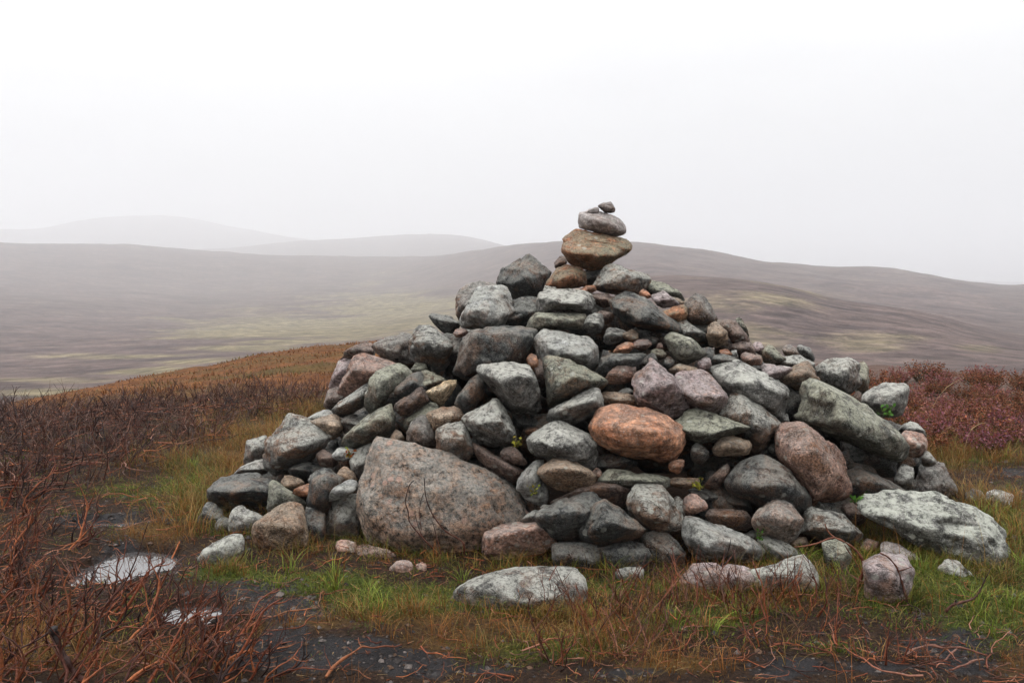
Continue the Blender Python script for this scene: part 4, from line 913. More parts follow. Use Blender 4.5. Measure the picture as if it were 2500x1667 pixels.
def sweep(acc, Cn, r0, r1, Sd, c0, c1):
    Nn, K = Cn.shape[:2]
    T = np.gradient(Cn, axis=1); T = unit(T)
    ref = unit(np.stack([rng.normal(size=Nn), rng.normal(size=Nn), rng.normal(size=Nn) * 0.3], -1))[:, None, :]
    a = unit(np.cross(T, ref)); b = np.cross(T, a)
    t = np.linspace(0, 1, K)
    rad = (r0[:, None] * (1 - t) + r1[:, None] * t)
    rad = rad * (1 + 0.18 * rng.normal(size=rad.shape)).clip(0.6, 1.5)
    ang = np.linspace(0, 2 * np.pi, Sd, endpoint=False)
    V = Cn[:, :, None, :] + rad[:, :, None, None] * (np.cos(ang)[None, None, :, None] * a[:, :, None, :] + np.sin(ang)[None, None, :, None] * b[:, :, None, :])
    i = (np.arange(Nn) * K * Sd)[:, None, None] + (np.arange(K - 1) * Sd)[None, :, None] + np.arange(Sd)[None, None, :]
    j = (np.arange(Nn) * K * Sd)[:, None, None] + (np.arange(K - 1) * Sd)[None, :, None] + ((np.arange(Sd) + 1) % Sd)[None, None, :]
    Q = np.stack([i, j, j + Sd, i + Sd], -1).reshape(-1, 4)
    col = lerp_col(c0, c1, t)[:, :, None, :] * np.ones((1, 1, Sd, 1))
    cap = (np.arange(Nn) * K * Sd)[:, None] + (K - 1) * Sd + np.arange(Sd)[None]
    Tt = np.stack([np.repeat(cap[:, :1], Sd - 2, 1), cap[:, 1:-1], cap[:, 2:]], -1).reshape(-1, 3)
    acc.add(V.reshape(-1, 3), Q, Tt, col.reshape(-1, 3))
def blades(acc, base, head, h, wd, bend, c0, c1, K=4):
    """grass blades: curved strips ending in a point"""
    Nn = len(base); t = np.linspace(0, 1, K)
    hd = np.stack([np.cos(head), np.sin(head), 0 * head], -1)
    side = np.stack([-np.sin(head), np.cos(head), 0 * head], -1)
    out = bend[:, None] * t ** 2 * h[:, None]; up = h[:, None] * (t - 0.35 * np.minimum(bend, 1.6)[:, None] * t ** 2)
    Cn = base[:, None, :] + hd[:, None, :] * out[:, :, None] + np.array([0, 0, 1.0]) * up[:, :, None]
    wv = wd[:, None] * (1 - t[:-1] ** 1.5) * 0.5
    L = Cn[:, :-1] - side[:, None, :] * wv[:, :, None]; R = Cn[:, :-1] + side[:, None, :] * wv[:, :, None]
    V = np.concatenate([np.stack([L, R], 2).reshape(Nn, -1, 3), Cn[:, -1:]], 1)
    m = 2 * (K - 1) + 1; o = (np.arange(Nn) * m)[:, None]
    k = np.arange(K - 2)[None] * 2
    Q = np.stack([o + k, o + k + 1, o + k + 3, o + k + 2], -1).reshape(-1, 4)
    T = np.stack([o[:, 0] + m - 3, o[:, 0] + m - 2, o[:, 0] + m - 1], -1)
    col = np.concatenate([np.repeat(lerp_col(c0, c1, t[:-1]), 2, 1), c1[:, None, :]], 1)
    acc.add(V.reshape(-1, 3), Q, T, col.reshape(-1, 3))
def pick(pal, n, jit=0.18):
    pal = np.array(pal, float); c = pal[rng.integers(len(pal), size=n)]
    return c * (1 + rng.normal(size=(n, 1)) * jit).clip(0.45, 1.6)
def sample_ground(n, px0, px1, py0, py1, weight):
    """n points on the ground, dense where weight(x,y) is high"""
    out = []; got = 0
    a = on_ground(px0, py1); y0 = on_ground(CX, py1)[1]; y1 = on_ground(CX, py0)[1]
    for _ in range(60):
        k = n * 2
        y = rng.uniform(y0, y1, k); x = (rng.uniform(px0, px1, k) - CX) / F * y
        wgt = weight(x, y) * (y / y1)
        s = rng.uniform(0, 1, k) < wgt
        out.append(np.stack([x[s], y[s]], -1)); got += s.sum()
        if got >= n: break
    p = np.vstack(out)[:n]
    return np.column_stack([p, ground_z(p[:, 0], p[:, 1])])
def off_cairn(x, y): return (np.hypot((x - HX) / (HA + 0.05), (y - HY) / (HB + 0.1)) > 0.84).astype(float)

WOOD = [(0.20,0.052,0.025),(0.30,0.085,0.036),(0.11,0.035,0.022),(0.035,0.019,0.017),(0.40,0.13,0.05),(0.32,0.15,0.10)]
WOOD_TIP = [(0.08,0.032,0.024),(0.026,0.018,0.018),(0.17,0.055,0.034),(0.05,0.028,0.024)]
MIDW = [(0.070,0.024,0.018),(0.13,0.045,0.028),(0.030,0.016,0.016),(0.19,0.072,0.042),(0.020,0.013,0.014)]
MIDT = [(0.055,0.024,0.020),(0.12,0.05,0.033),(0.20,0.12,0.09),(0.025,0.016,0.016)]

def shrub_mesh(n, hgt, rad, spread, lean, thick, pal=WOOD, tip=WOOD_TIP, K=7, Sd=5, side=3, wig=0.16):
    acc = Acc()
    base = np.column_stack([rng.normal(size=(n, 2)) * rad, np.full(n, -0.02)])
    dirs = np.column_stack([rng.normal(size=(n, 2)) * spread, np.ones(n)]) + np.array(lean)
    ln = hgt * rng.uniform(0.55, 1.15, n); r0 = thick * rng.uniform(0.6, 1.3, n)
    c0, c1 = pick(pal, n), pick(tip, n)
    Cn, Dn = tubes(acc, base, dirs, ln, r0, r0 * 0.35, K, Sd, wig, c0, c1, 0.03)
    for s in range(side):
        k = rng.integers(2, K - 1, n); b = Cn[np.arange(n), k]; d = unit(Dn[np.arange(n), k] + rng.normal(size=(n, 3)) * 0.55 + np.array([0, 0, 0.25]))
        tubes(acc, b, d, ln * rng.uniform(0.22, 0.5, n), r0 * 0.5, r0 * 0.2, 5, 4, wig * 1.2, c0 * 0.9, c1, 0.04)
    return acc.mesh('heather_wood')

# scorched heather in the left foreground: separate low bushes
protos_l = [shrub_mesh(7, 0.42, 0.07, 0.38, (0.75, 0.10, 0), 0.0072, K=9, wig=0.2) for _ in range(7)]
lab_l = 'scorched red-brown heather bush of bare twigs leaning over the puddle ground'
spots = []
for _ in range(400):
    px, py = rng.uniform(-120, 560), rng.uniform(1330, 1720)
    if py < 1395 and px > 60: continue
    if px > 330 and py < 1500: continue
    if px > 430 and py < 1570: continue
    if 90 < px < 330 and py < 1470 and rng.uniform() < 0.8: continue
    g = on_ground(px, py)
    if all(math.hypot(g[0] - q[0], g[1] - q[1]) > 0.16 for q in spots): spots.append(g)
    if len(spots) >= 46: break
for (px, py) in [(40,1280),(110,1300),(30,1230),(-60,1260),(170,1335),(-40,1200),(420,1500),(470,1560),(560,1640),(640,1650)]:
    spots.append(on_ground(px, py))
pc = on_ground(318, 1368); stp = on_ground(160, 1600); stn = on_ground(520, 1380)
for i, g in enumerate(spots):
    me = protos_l[i % len(protos_l)]
    d_p, d_s = math.hypot(g[0] - pc[0], g[1] - pc[1]), math.hypot(g[0] - stp[0], g[1] - stp[1])
    lb, gr = (('scorched heather bush with bare red-brown twigs beside the thick charred stump', 'scorched bushes by the stump') if d_s < 0.32 else
              ('scorched heather bush with bare twigs growing at the edge of the puddle', 'scorched bushes at the puddle') if d_p < 0.62 else
              ('scorched heather bush on bare ground between the puddle and the dead heather bank', 'scorched bushes behind the puddle') if g[1] > pc[1] + 0.1 else
              ('scorched red-brown heather bush leaning over yellow moss before the puddle', 'scorched bushes on yellow moss'))
    o = add_obj('heather_bush', me, MAT_TWIG, None, (g[0], g[1], float(ground_z(g[0], g[1])[0])), label=lb, category='heather', group=gr)
    o.rotation_euler = (0, 0, rng.uniform(-0.7, 0.6)); s = rng.uniform(0.6, 1.0); o.scale = (s, s, s * rng.uniform(0.75, 1.1))

# burnt heather in front of the right half
protos_r = [shrub_mesh(9, 0.24, 0.05, 0.55, (0.12, -0.05, 0), 0.0034, pal=WOOD + [(0.24,0.10,0.04)]) for _ in range(5)]
LAND = [(1250,1450,'beside the long flat grey stone'), (1500,1480,'between flat grey and sunken stones'), (1720,1430,'before the low pinkish sunken stone'), (1920,1410,'before the whitish low stone'), (2150,1440,'beside the pinkish white boulder'), (2250,1580,'next to the long crooked root'), (1600,1600,'at the edge of the bare black peat'), (1950,1570,'in rusty grass by the arching branch')]
for i, (px, py) in enumerate([(1410,1495),(1445,1535),(1500,1470),(1530,1520),(1585,1490),(1660,1480),(1730,1455),(1775,1470),(1830,1500),(1880,1470),(1935,1450),(1960,1500),(1690,1560),(2010,1540),(1560,1570),(2060,1460),(1310,1500),(2240,1600),(1850,1575),(1480,1600),(1380,1610),(2120,1600)]):
    g = on_ground(px, py); near = min(LAND, key=lambda q: np.hypot(*(on_ground(q[0], q[1]) - g)[:2]))[2]
    o = add_obj('heather_bush', protos_r[i % 5], MAT_TWIG, None, (g[0], g[1], float(ground_z(g[0], g[1])[0])), label='low burnt heather bush of crooked brown twigs ' + near, category='heather', group='burnt heather bushes ' + near)
    o.rotation_euler = (0, 0, rng.uniform(0, 6.28)); s = rng.uniform(0.75, 1.2); o.scale = (s, s, s)

# dense bank of dead heather stems to the left: one mass
acc = Acc()
EDGE = [(-900,1330),(0,1245),(150,1205),(300,1150),(420,1105),(560,1072),(680,1030),(760,1000),(800,985)]
def w_bank(x, y):
    px, py, d = project(np.stack([x, y, 0 * x], -1))
    e = tab(px, EDGE) + 26 * fbm(np.stack([x, y, 0 * x], -1) * 1.4, 2, 61)
    return np.where((py < e) & (px < 800), 1.0, 0.0) * (0.55 + 0.9 * np.clip(fbm(np.stack([x, y, 0*x], -1) * 1.8, 2, 63) + 0.3, 0, 1))
b = sample_ground(3600, -700, 800, 955, 1300, w_bank)
n = len(b)
dirs = np.column_stack([rng.normal(size=n) * 0.5 + 0.15, rng.normal(size=n) * 0.5, np.ones(n)])
clump = fbm(b * np.array([1.6, 1.6, 0]), 2, 66); ln = rng.uniform(0.15, 0.36, n) * (1 + 0.9 * clump).clip(0.45, 1.4); r0 = rng.uniform(0.0026, 0.006, n)
c0, c1 = pick(MIDW, n, 0.3), pick(MIDT, n, 0.3)
Cn, Dn = tubes(acc, b, dirs, ln, r0, r0 * 0.45, 6, 4, 0.2, c0, c1, -0.02)
for s in range(2):
    k = rng.integers(2, 5, n); bb = Cn[np.arange(n), k]; d = unit(Dn[np.arange(n), k] + rng.normal(size=(n, 3)) * 0.6 + np.array([0, 0, 0.2]))
    tubes(acc, bb, d, ln * rng.uniform(0.25, 0.5, n), r0 * 0.6, r0 * 0.35, 4, 3, 0.2, c0, c1)
n2 = 900; bl = sample_ground(n2, -500, 740, 960, 1300, w_bank); n2 = len(bl)
tubes(acc, bl, np.column_stack([rng.normal(size=(n2, 2)), rng.normal(size=n2) * 0.15]), rng.uniform(0.25, 0.6, n2), rng.uniform(0.004, 0.007, n2), np.full(n2, 0.003), 8, 4, 0.3, pick(WOOD, n2), pick(MIDT, n2), 0, rng.uniform(0.02, 0.10, n2))
add_obj('dead_heather_bank', acc.mesh('dead_heather_bank'), MAT_TWIG, kind='stuff')

# twigs scattered flat on moss and mud
acc = Acc()
def w_lit(x, y):
    px, py, d = project(np.stack([x, y, 0 * x], -1))
    return np.clip(blob(px, py, [(120,1480,420,260,1),(450,1620,300,90,1),(1750,1560,420,90,1),(2150,1600,350,80,1),(1050,1620,500,50,.45),(1000,1380,350,40,.7),(1400,1430,250,40,.6),(760,1400,260,50,.4),(150,1270,260,60,.7),(1350,1560,300,60,.6)]), 0, 1) * off_cairn(x, y)
for cnt, l0, l1, th in ((750, 0.06, 0.22, 0.0022), (80, 0.2, 0.40, 0.0032)):
    b = sample_ground(cnt, -200, 2700, 1180, 1760, w_lit); n = len(b)
    tubes(acc, b, np.column_stack([rng.normal(size=(n, 2)), rng.normal(size=n) * 0.25]), rng.uniform(l0, l1, n), th * rng.uniform(0.6, 1.5, n), np.full(n, th * 0.45), 9, 5, 0.3,
          pick(WOOD + [(0.27,0.10,0.045)], n, 0.3), pick(WOOD, n, 0.3), 0, rng.uniform(0.004, 0.03, n))
add_obj('fallen_twigs', acc.mesh('fallen_twigs'), MAT_TWIG, kind='stuff')

# crumbs of peat, grit and broken stalks on the wet bare ground
acc = Acc(); OV = np.array([[1,0,0],[-1,0,0],[0,1,0],[0,-1,0],[0,0,1],[0,0,-1]], float); OF = np.array([[0,2,4],[2,1,4],[1,3,4],[3,0,4],[2,0,5],[1,2,5],[3,1,5],[0,3,5]])
wm = lambda x, y: np.clip(cover(x, y)[0] + 0.12, 0, 1) * off_cairn(x, y)
b = sample_ground(6000, -150, 2650, 1120, 1720, wm); n = len(b)
sz = np.exp(rng.normal(size=n) * 0.55) * 0.0055
V = (OV[None] * rng.uniform(0.6, 1.3, (n, 6, 1)) * np.array([1.2, 1.0, 0.7]) * sz[:, None, None]); a_ = rng.uniform(0, 6.28, n); ca, sa = np.cos(a_)[:, None], np.sin(a_)[:, None]
V = np.stack([V[..., 0] * ca - V[..., 1] * sa, V[..., 0] * sa + V[..., 1] * ca, V[..., 2]], -1) + b[:, None, :]
acc.add(V.reshape(-1, 3), None, (OF[None] + (np.arange(n) * 6)[:, None, None]).reshape(-1, 3), np.repeat(pick([(0.035,0.030,0.030),(0.06,0.05,0.047),(0.12,0.10,0.09),(0.025,0.018,0.015),(0.09,0.05,0.03)], n, 0.3), 6, 0))
b = sample_ground(3200, -150, 2650, 1120, 1720, lambda x, y: off_cairn(x, y) * 0.8); n = len(b)
tubes(acc, b + np.array([0, 0, 0.004]), np.column_stack([rng.normal(size=(n, 2)), rng.normal(size=n) * 0.12]), rng.uniform(0.02, 0.08, n), rng.uniform(0.0008, 0.002, n), np.full(n, 0.0007), 3, 3, 0.15, pick(WOOD + [(0.30,0.20,0.09)], n, 0.3), pick(WOOD + [(0.36,0.25,0.12)], n, 0.3))
add_obj('ground_litter', acc.mesh('ground_litter', False), MAT_TWIG, kind='stuff')

# ---- single stems and sticks that stand out
def zpt(ox, oy, sc, s): return [(ox + float(a.split(',')[0]) / sc, oy + float(a.split(',')[1]) / sc) for a in s.split()]
def resample(P, k):
    P = np.array(P, float); d = np.concatenate([[0], np.cumsum(np.linalg.norm(np.diff(P, axis=0), axis=1))]); t = np.linspace(0, d[-1], k)
    Q = np.stack([np.interp(t, d, P[:, i]) for i in range(P.shape[1])], -1)
    for _ in range(2): Q[1:-1] = 0.25 * Q[:-2] + 0.5 * Q[1:-1] + 0.25 * Q[2:]
    return Q
def stem(label, base_px, paths, cols, standing=True, name='heather_sprig', mat=None, cat='twig'):
    g = on_ground(*base_px); D = g[1] * cp - (g[2] - CAMZ) * sp
    z0 = float(ground_z(g[0], g[1])[0]); org = np.array([g[0], g[1], z0])
    acc = Acc()
    for (pp, r0, r1), (c0, c1) in zip(paths, cols * len(paths) if len(cols) == 1 else cols):
        k = max(8, len(pp) * 3); q = resample(pp, k)
        if standing:
            w_ = np.cumsum(rng.normal(size=k) * 0.006) ; P = np.array([0, 0, CAMZ]) + ray(q[:, 0], q[:, 1]) * (D + w_)[:, None]
        else:
            P = np.array([on_ground(a, b_) for a, b_ in q]); P[:, 2] = ground_z(P[:, 0], P[:, 1]) + 0.012 + 0.012 * np.abs(np.sin(np.linspace(0, 7, k)))
            P[:, 2] = 0.3 * P[:, 2] + 0.7 * np.interp(np.arange(k), [0, k // 2, k - 1], P[[0, k // 2, k - 1], 2]) + 0.006
        sweep(acc, (P - org)[None], np.array([r0]), np.array([r1]), 7, np.array([c0]), np.array([c1]))
    return add_obj(name, acc.mesh(name), mat or MAT_TWIG, None, tuple(org), label=label, category=cat)
RED, DARK, ORG, PNK = (0.15,0.05,0.03), (0.028,0.018,0.018), (0.30,0.11,0.045), (0.22,0.115,0.085)
hz = lambda s: zpt(830, 1050, 0.392, s); kz = lambda s: zpt(1950, 1100, 0.392, s); jz = lambda s: zpt(1550, 1080, 0.392, s); fz = lambda s: zpt(1900, 830, 0.392, s)
stem('thin dark forked heather stems standing in front of the largest slab', hz('97,121')[0],
     [(hz('97,121 88,112 82,106 72,95 65,86 66,78 62,70 64,60 67,50 71,48'), .0040, .0024), (hz('119,118 119,107 112,103 101,97 95,90 88,80 83,68 81,58 81,46'), .0042, .0022),
      (hz('97,119 93,104 90,92 88,86'), .003, .0016), (hz('80,104 74,90 72,80'), .0022, .0014), (hz('78,95 76,82 77,68 80,60'), .002, .0012)], [(RED, DARK)])
stem('arching reddish branch over the grey-brown block at the right front', kz('57,130')[0],
     [(kz('57,130 59,122 62,116 62,106 57,97 50,91 42,86 34,83 28,78 25,70'), .0085, .003), (kz('34,83 28,84 20,88 8,91 -4,92'), .005, .002), (kz('44,90 48,97 54,104 56,112'), .003, .0018)], [(RED, (0.24,0.09,0.05))])
stem('bent brown twig leaning on the pinkish white boulder', kz('104,144')[0],
     [(kz('104,144 100,130 97,120 94,111 88,104 84,100 78,98'), .006, .0035), (kz('95,115 100,114 108,111'), .0035, .002)], [((0.09,0.045,0.035), RED)])
stem('dark S-shaped twig rising from bright grass on the right', kz('141,153')[0],
     [(kz('141,153 147,147 155,145 164,143 171,139 175,130 180,120 184,112'), .0065, .0022), (kz('149,146 151,142'), .004, .003)], [((0.13,0.055,0.04), DARK)])
lz = lambda s: zpt(0, 1250, 3.36, s)
stem('thick charred heather stump with blackened cut end', lz('720,1420')[0], [(lz('720,1420 640,1340 570,1270 520,1180 475,1090 450,1010 440,950'), .014, .013)], [((0.075,0.026,0.018), (0.022,0.016,0.015))], name='charred_stump', cat='stump')
mz = lambda s: zpt(600, 1330, 3.36, s)
stem('orange-brown bare stick lying across black mud', mz('850,970')[0], [(mz('655,1105 720,1040 850,970 950,910 1050,925 1120,890 1220,875 1280,845'), .0055, .003), (mz('950,910 930,880 925,845'), .0025, .0016)], [(ORG, RED)], False, name='fallen_stick', cat='stick')
stem('wavy brown stick lying on moss at the mud edge', mz('240,635')[0], [(mz('0,660 100,605 240,635 330,605 430,600 540,582'), .0055, .0028)], [(PNK, ORG)], False, name='fallen_stick', cat='stick')
rz = lambda s: zpt(1800, 1250, 3.36, s)
stem('long crooked pinkish root lying on wet peat at the right', rz('1700,1105')[0], [(rz('1380,1170 1430,1120 1500,1100 1590,1075 1680,1105 1800,1100 1850,1105 1950,1135 2050,1165'), .006, .0035), (rz('1830,1075 1780,1130 1720,1180 1710,1230 1560,1290'), .0045, .0025), (rz('2020,1185 1920,1215 1860,1260 1740,1330'), .005, .0035)], [(PNK, RED)], False, name='fallen_stick', cat='stick')
stem('black forked twig standing before the long light grey boulder', jz('80,138')[0], [(jz('80,138 82,128 82,118 86,110 90,103 92,92'), .0055, .002), (jz('82,127 76,119 68,114'), .003, .0018), (jz('83,118 88,114 92,110'), .004, .003)], [(DARK, DARK)])
stem('slim reddish twig reaching up in the left corner', lz('470,1395')[0], [(lz('470,1395 560,1280 640,1180 720,1050 800,960 820,850 880,740 960,660 1040,560 1100,420 1150,300 1180,180 1220,80'), .0055, .0014), (lz('880,740 940,700 1000,600'), .003, .0015)], [(RED, DARK)])

STK = (0.36,0.24,0.11)
for lb, bp_, path in (('pale arching dry grass stalk with seed head before the heather', '137,98', '137,98 140,84 146,68 152,56 160,46 169,40 178,36'),
                      ('pale drooping dry grass stalk above the gravel patch', '178,110', '178,110 180,96 184,86 192,80 199,79'),
                      ('short bent straw stalk beside the salmon pink stone', '150,104', '150,104 153,92 160,85 166,83 170,86')):
    q = fz(path); o = stem(lb, fz(bp_)[0], [(q, .0022, .0012), (q[-3:], .0035, .0012)], [(STK, (0.46,0.33,0.19))], name='grass_stalk', mat=MAT_GRASS, cat='grass')
gz = lambda s: zpt(450, 1000, 0.392, s)
stem('long orange grass stalk arching over the slate stone at the left end', gz('14,78')[0], [(gz('14,80 20,72 30,66 42,62 52,56 60,57 72,62 88,68 100,76 112,84'), .002, .001)], [((0.34,0.18,0.07), STK)], name='grass_stalk', mat=MAT_GRASS, cat='grass')

# ---- flowering heather to the right of the cairn
def heath_mesh(kind):
    st, fl = Acc(), Acc()
    n = 70
    a = rng.uniform(0, 6.28, n); rr = np.sqrt(rng.uniform(0, 1, n)) * 0.17
    base = np.column_stack([rr * np.cos(a) * 0.5, rr * np.sin(a) * 0.5, np.full(n, -0.03)])
    dirs = np.column_stack([np.cos(a) * rr * 4, np.sin(a) * rr * 4, np.ones(n)])
    ln = rng.uniform(0.24, 0.44, n) * (1 - 0.5 * rr)
    Cn, Dn = tubes(st, base, dirs, ln, np.full(n, 0.0026), np.full(n, 0.0012), 6, 3, 0.10, pick([(0.07,0.035,0.025)], n), pick([(0.14,0.06,0.035)], n), 0.02)
    pal = {'rust': [(0.19,0.050,0.026),(0.26,0.085,0.042),(0.10,0.032,0.020),(0.30,0.13,0.065),(0.12,0.07,0.025)], 'purple': [(0.22,0.075,0.10),(0.30,0.13,0.18),(0.18,0.045,0.04),(0.24,0.09,0.09)],
           'pink': [(0.28,0.095,0.075),(0.34,0.15,0.12),(0.20,0.06,0.045),(0.30,0.12,0.15)]}[kind]
    for s, (lo, hi, pl, sz) in enumerate(((2.2, 5.0, pal, 0.015), (2.0, 5.0, pal, 0.014), (0.6, 3.2, [(0.025,0.036,0.010),(0.05,0.055,0.015),(0.06,0.035,0.012)], 0.013))):  # lower green leaves darkened to paint the shaded inside of the bush
        per = 7
        tt = rng.uniform(lo, hi, (n, per)).clip(0, 4.99); k = tt.astype(int); f = (tt - k)[..., None]
        ii = np.arange(n)[:, None]
        c = Cn[ii, k] * (1 - f) + Cn[ii, np.minimum(k + 1, 5)] * f
        c = (c + rng.normal(size=c.shape) * 0.010).reshape(-1, 3); m = len(c)
        u = unit(rng.normal(size=(m, 3)) + np.array([0, 0, 0.9])); v = unit(np.cross(u, rng.normal(size=(m, 3))))
        L = (sz * rng.uniform(0.7, 1.6, m))[:, None]; Wd = (sz * 0.42 * rng.uniform(0.7, 1.3, m))[:, None]
        V = np.stack([c - u * L, c - v * Wd, c + u * L, c + v * Wd], 1).reshape(-1, 3)
        Q = np.arange(m * 4).reshape(m, 4)
        fl.add(V, Q, None, np.repeat(pick(pl, m, 0.25), 4, 0))
    return st.mesh('stem'), fl.mesh('foliage', False)
kinds = ['rust', 'rust', 'rust', 'pink', 'purple']
HM = [heath_mesh(k) for k in kinds]
LBL = {'rust': 'rust-red heather bush with faded flower spikes on the bank right of the cairn', 'pink': 'pinkish red heather bush in fading flower on the bank right of the cairn', 'purple': 'purple flowering heather bush in the bank right of the cairn'}
def heath_weight(px, py):
    return (py < tab(px, [(1900,905),(2050,940),(2130,1010),(2230,1085),(2330,1100),(2600,1110),(3300,1150)])) and px > 1880
pts = []
for _ in range(6000):
    y = rng.uniform(7.3, 13.5); px = rng.uniform(1880, 3000); x = (px - CX) / F * y
    _, py, _ = project(np.array([x, y, 0.0]))
    if not heath_weight(px, py + 22 * float(vnoise(np.array([x * 1.3, y * 1.3, 0.0]), 5))): continue
    if all((x - a) ** 2 + (y - b_) ** 2 > (0.30 + 0.035 * (y - 7)) ** 2 for a, b_ in pts): pts.append((x, y))
    if len(pts) >= 130: break
for x, y in pts:
    px, py, _ = project(np.array([x, y, 0.25]))
    pu = blob(np.array([px]), np.array([py]), [(2400,1000,90,36,.9),(2460,985,60,30,.8),(2640,1000,120,40,.8)])[0]
    i = 4 if rng.uniform() < pu else 3 if rng.uniform() < 0.22 + 0.3 * pu else int(rng.integers(3))
    s = rng.uniform(0.7, 1.3); hs_ = s * rng.uniform(0.5, 0.95)
    sz_ = 'low ' if hs_ < 0.55 else 'tall ' if hs_ > 0.88 else 'middling '
    o = empty('heather_bush', (x, y, float(ground_z(x, y)[0])), sz_ + LBL[kinds[i]], 'heather', sz_ + kinds[i] + ' heather in the bank right of the cairn')
    o.rotation_euler = (0, 0, rng.uniform(0, 6.28)); o.scale = (s, s, hs_)
    add_obj('stem', HM[i][0], MAT_TWIG, o); add_obj('foliage', HM[i][1], MAT_LEAF, o)

# ---- grasses (uncountable)
GRN = [(0.05,0.085,0.010),(0.08,0.125,0.014),(0.13,0.165,0.020),(0.030,0.055,0.008),(0.17,0.16,0.025)]
GRT = [(0.11,0.15,0.022),(0.18,0.20,0.035),(0.24,0.19,0.05),(0.08,0.11,0.02)]
STR = [(0.20,0.075,0.018),(0.28,0.10,0.022),(0.14,0.06,0.018),(0.22,0.13,0.04),(0.10,0.05,0.018)]
STT = [(0.36,0.16,0.045),(0.40,0.26,0.10),(0.32,0.11,0.025),(0.24,0.17,0.05)]
GRN = [tuple(1.2 * v_ for v_ in c_) for c_ in GRN]; GRT = [tuple(1.2 * v_ for v_ in c_) for c_ in GRT]
def tufts(acc, n, per, rad, h0, h1, wd, wfun, pal, tip, box, bend=(0.3, 1.2)):
    c = sample_ground(n, *box, wfun); n = len(c); sz = rng.uniform(0.6, 1.25, n)
    base = np.repeat(c, per, 0); m = len(base); off = rng.normal(size=(m, 2)) * rad
    base[:, :2] += off; base[:, 2] = ground_z(base[:, 0], base[:, 1]) - 0.004
    head = np.arctan2(off[:, 1], off[:, 0]) + rng.normal(size=m) * 0.7
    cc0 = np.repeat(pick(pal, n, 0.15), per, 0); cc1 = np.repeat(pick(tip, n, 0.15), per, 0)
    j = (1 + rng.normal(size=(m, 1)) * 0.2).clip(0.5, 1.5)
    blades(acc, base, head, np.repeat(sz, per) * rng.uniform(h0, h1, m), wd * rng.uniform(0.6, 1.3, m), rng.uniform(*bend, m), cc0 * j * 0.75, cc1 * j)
def wg(x, y):
    m, g, s = cover(x, y); return np.clip(g * (1 - 0.85 * m), 0, 1) ** 1.0 * off_cairn(x, y)
def wsn(x, y):
    m, g, s = cover(x, y); return np.clip(s * (1 - 0.8 * m), 0, 1) ** 1.2 * off_cairn(x, y)
def wany(x, y):
    m, g, s = cover(x, y); return np.clip(0.5 + g + s - 1.2 * m, 0.04, 1) * off_cairn(x, y)
NEAR = (-150, 2650, 1060, 1720)
acc = Acc()
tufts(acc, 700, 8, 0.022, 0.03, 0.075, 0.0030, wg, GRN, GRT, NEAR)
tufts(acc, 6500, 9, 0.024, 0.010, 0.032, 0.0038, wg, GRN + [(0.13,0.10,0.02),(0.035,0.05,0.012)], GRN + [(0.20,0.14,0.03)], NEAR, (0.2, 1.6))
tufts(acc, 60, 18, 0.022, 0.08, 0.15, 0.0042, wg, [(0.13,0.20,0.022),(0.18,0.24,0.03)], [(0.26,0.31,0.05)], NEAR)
add_obj('green_grass', acc.mesh('green_grass'), MAT_GRASS, kind='stuff')
acc = Acc()
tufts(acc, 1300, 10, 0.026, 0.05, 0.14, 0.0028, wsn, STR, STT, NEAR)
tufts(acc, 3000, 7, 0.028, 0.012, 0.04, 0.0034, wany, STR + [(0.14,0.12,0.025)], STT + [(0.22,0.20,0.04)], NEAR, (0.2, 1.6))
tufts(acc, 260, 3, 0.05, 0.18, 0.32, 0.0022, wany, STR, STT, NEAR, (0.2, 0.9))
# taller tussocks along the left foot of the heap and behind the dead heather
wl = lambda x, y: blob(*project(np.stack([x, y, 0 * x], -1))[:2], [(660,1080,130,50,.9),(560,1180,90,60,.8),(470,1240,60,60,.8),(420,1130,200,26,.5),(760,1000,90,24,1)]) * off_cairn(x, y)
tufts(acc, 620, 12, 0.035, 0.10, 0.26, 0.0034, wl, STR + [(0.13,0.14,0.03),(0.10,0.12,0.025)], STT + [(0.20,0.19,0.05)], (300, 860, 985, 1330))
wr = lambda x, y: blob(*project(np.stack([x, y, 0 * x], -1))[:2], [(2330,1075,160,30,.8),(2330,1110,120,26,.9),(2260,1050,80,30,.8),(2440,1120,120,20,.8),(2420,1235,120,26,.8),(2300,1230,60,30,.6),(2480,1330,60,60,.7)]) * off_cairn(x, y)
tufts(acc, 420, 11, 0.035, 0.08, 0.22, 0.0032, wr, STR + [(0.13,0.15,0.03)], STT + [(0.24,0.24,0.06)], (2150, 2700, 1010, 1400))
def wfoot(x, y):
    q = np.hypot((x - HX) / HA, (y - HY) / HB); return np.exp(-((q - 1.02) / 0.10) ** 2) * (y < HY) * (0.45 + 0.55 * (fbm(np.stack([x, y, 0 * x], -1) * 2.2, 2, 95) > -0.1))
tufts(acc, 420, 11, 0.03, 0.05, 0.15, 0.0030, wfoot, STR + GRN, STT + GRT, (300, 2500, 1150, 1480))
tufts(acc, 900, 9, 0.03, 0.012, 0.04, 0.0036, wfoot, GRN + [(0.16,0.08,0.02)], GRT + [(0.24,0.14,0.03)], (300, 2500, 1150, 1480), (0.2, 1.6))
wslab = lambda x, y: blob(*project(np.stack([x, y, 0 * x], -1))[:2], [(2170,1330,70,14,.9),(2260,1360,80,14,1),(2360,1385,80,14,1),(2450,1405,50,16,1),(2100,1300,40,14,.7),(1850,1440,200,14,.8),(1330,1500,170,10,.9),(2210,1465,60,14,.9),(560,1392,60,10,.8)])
tufts(acc, 330, 11, 0.025, 0.05, 0.13, 0.0030, wslab, STR + GRN + GRN, STT + GRT + GRT, (500, 2560, 1270, 1530))
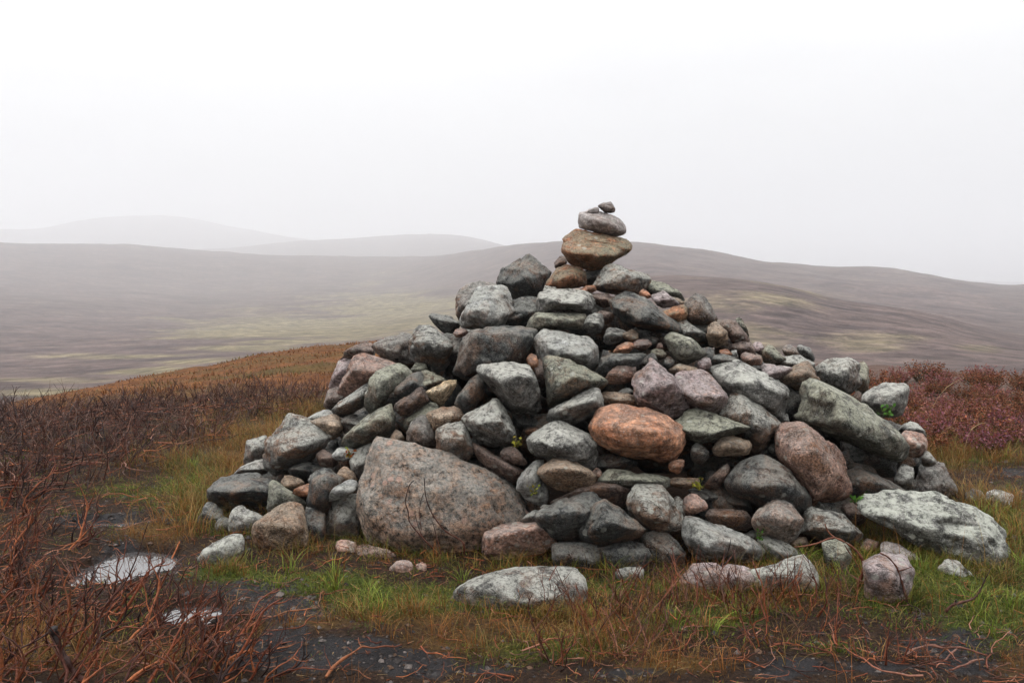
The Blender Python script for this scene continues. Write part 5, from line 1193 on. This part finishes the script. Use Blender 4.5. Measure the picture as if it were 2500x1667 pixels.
add_obj('straw_grass', acc.mesh('straw_grass'), MAT_GRASS, kind='stuff')
acc = Acc()       # rusty grass on the brow behind
wb = lambda x, y: np.ones_like(x)
k = 26000
th = rng.uniform(math.radians(-40), math.radians(16), k); r = np.exp(rng.uniform(math.log(10.0), math.log(34), k))
x, y = r * np.sin(th), r * np.cos(th); z = ground_z(x, y)
pch = fbm(np.stack([x, y, 0 * x], -1) * 0.35, 3, 88)
pal0 = np.where(pch[:, None] > 0.08, pick([(0.10,0.075,0.02),(0.085,0.04,0.015)], k), pick([(0.13,0.042,0.014),(0.18,0.065,0.018),(0.10,0.035,0.014)], k))
pal1 = np.where(pch[:, None] > 0.08, pick([(0.16,0.12,0.035),(0.15,0.06,0.022)], k), pick([(0.24,0.095,0.028),(0.30,0.16,0.055),(0.18,0.065,0.02)], k))
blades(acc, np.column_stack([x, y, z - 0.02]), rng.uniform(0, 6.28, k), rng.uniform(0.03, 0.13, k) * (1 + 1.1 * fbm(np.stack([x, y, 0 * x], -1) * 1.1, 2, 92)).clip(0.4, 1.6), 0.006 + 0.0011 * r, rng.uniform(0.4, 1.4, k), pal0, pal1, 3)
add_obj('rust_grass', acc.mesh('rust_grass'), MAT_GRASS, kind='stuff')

# ---- little leafy weeds between the stones
def weed(label, px, py, D, n, sz, pal):
    acc = Acc(); P0 = np.array([0, 0, CAMZ]) + ray(px, py) * D
    n_ = n; base = np.zeros((n_, 3)); dirs = np.column_stack([rng.normal(size=(n_, 2)) * 0.7 + np.array([0, -0.3]), np.ones(n_)])
    Cn, Dn = tubes(acc, base, dirs, rng.uniform(0.5, 1.3, n_) * sz, np.full(n_, 0.0016), np.full(n_, 0.001), 4, 4, 0.15, pick([(0.10,0.08,0.03)], n_), pick([(0.10,0.12,0.03)], n_))
    for e in range(3):
        c = Cn[:, 3 - e]; u = unit(rng.normal(size=(n_, 3)) + np.array([0, -0.4, 0.5])); v = unit(np.cross(u, rng.normal(size=(n_, 3)))); w_ = np.cross(u, v)
        L = sz * rng.uniform(0.28, 0.5, n_)[:, None]; W = L * 0.36
        V = np.stack([c, c + u * L * .5 + v * W + w_ * W * .3, c + u * L, c + u * L * .5 - v * W + w_ * W * .3], 1).reshape(-1, 3)
        acc.add(V, np.arange(n_ * 4).reshape(n_, 4), None, np.repeat(pick(pal, n_, 0.2), 4, 0))
    add_obj('leafy_weed', acc.mesh('leafy_weed'), MAT_LEAF, None, tuple(P0), label=label, category='plant')
LF = [(0.08,0.20,0.03),(0.12,0.26,0.04),(0.06,0.15,0.025)]; YL = [(0.22,0.26,0.03),(0.30,0.28,0.04),(0.20,0.16,0.03)]
def dpt(px, py, off=-0.12): return heap_depth(px, py) + off
for lb, px, py, n_, sz, pal in (('bright green leafy sprig between the pink boulder and the lichened slab', 2086, 1228, 5, 0.07, LF),
        ('yellow-green creeping weed in the shadowed gap below the tan ochre cobble', 1700, 1192, 9, 0.06, YL), ('small yellow-green weed beside the smooth brown cobble', 1262, 1095, 8, 0.055, YL),
        ('green seedling growing on the long light grey boulder', 1853, 1318, 6, 0.045, LF), ('green weed growing under the grey boulder by the heather', 2168, 1018, 8, 0.07, LF),
        ('reddish and yellow sprig beside the small pale cobble', 852, 1118, 9, 0.06, [(0.30,0.09,0.03),(0.32,0.22,0.04),(0.12,0.16,0.03)]), ('yellowish sprig at the right end of the largest slab', 1302, 1207, 7, 0.05, YL)):
    weed(lb, px, py, dpt(px, py), n_, sz, pal)

# ------------------------------------------------------------------ mist
def haze():
    bm = bmesh.new(); bmesh.ops.create_cube(bm, size=1.0)
    me = bpy.data.meshes.new('haze'); bm.to_mesh(me); bm.free()
    m = bpy.data.materials.new('mist'); m.use_nodes = True; nt = m.node_tree
    for n in list(nt.nodes): nt.nodes.remove(n)
    out = nt.nodes.new('ShaderNodeOutputMaterial'); v = nt.nodes.new('ShaderNodeVolumePrincipled')
    v.inputs['Color'].default_value = (0.955, 0.97, 0.995, 1); v.inputs['Density'].default_value = 0.00064; v.inputs['Anisotropy'].default_value = 0.6
    nt.links.new(v.outputs[0], out.inputs['Volume'])
    o = add_obj('haze', me, m, kind='stuff'); o.scale = (11800, 11800, 380); o.location = (0, 0, 110)
haze()
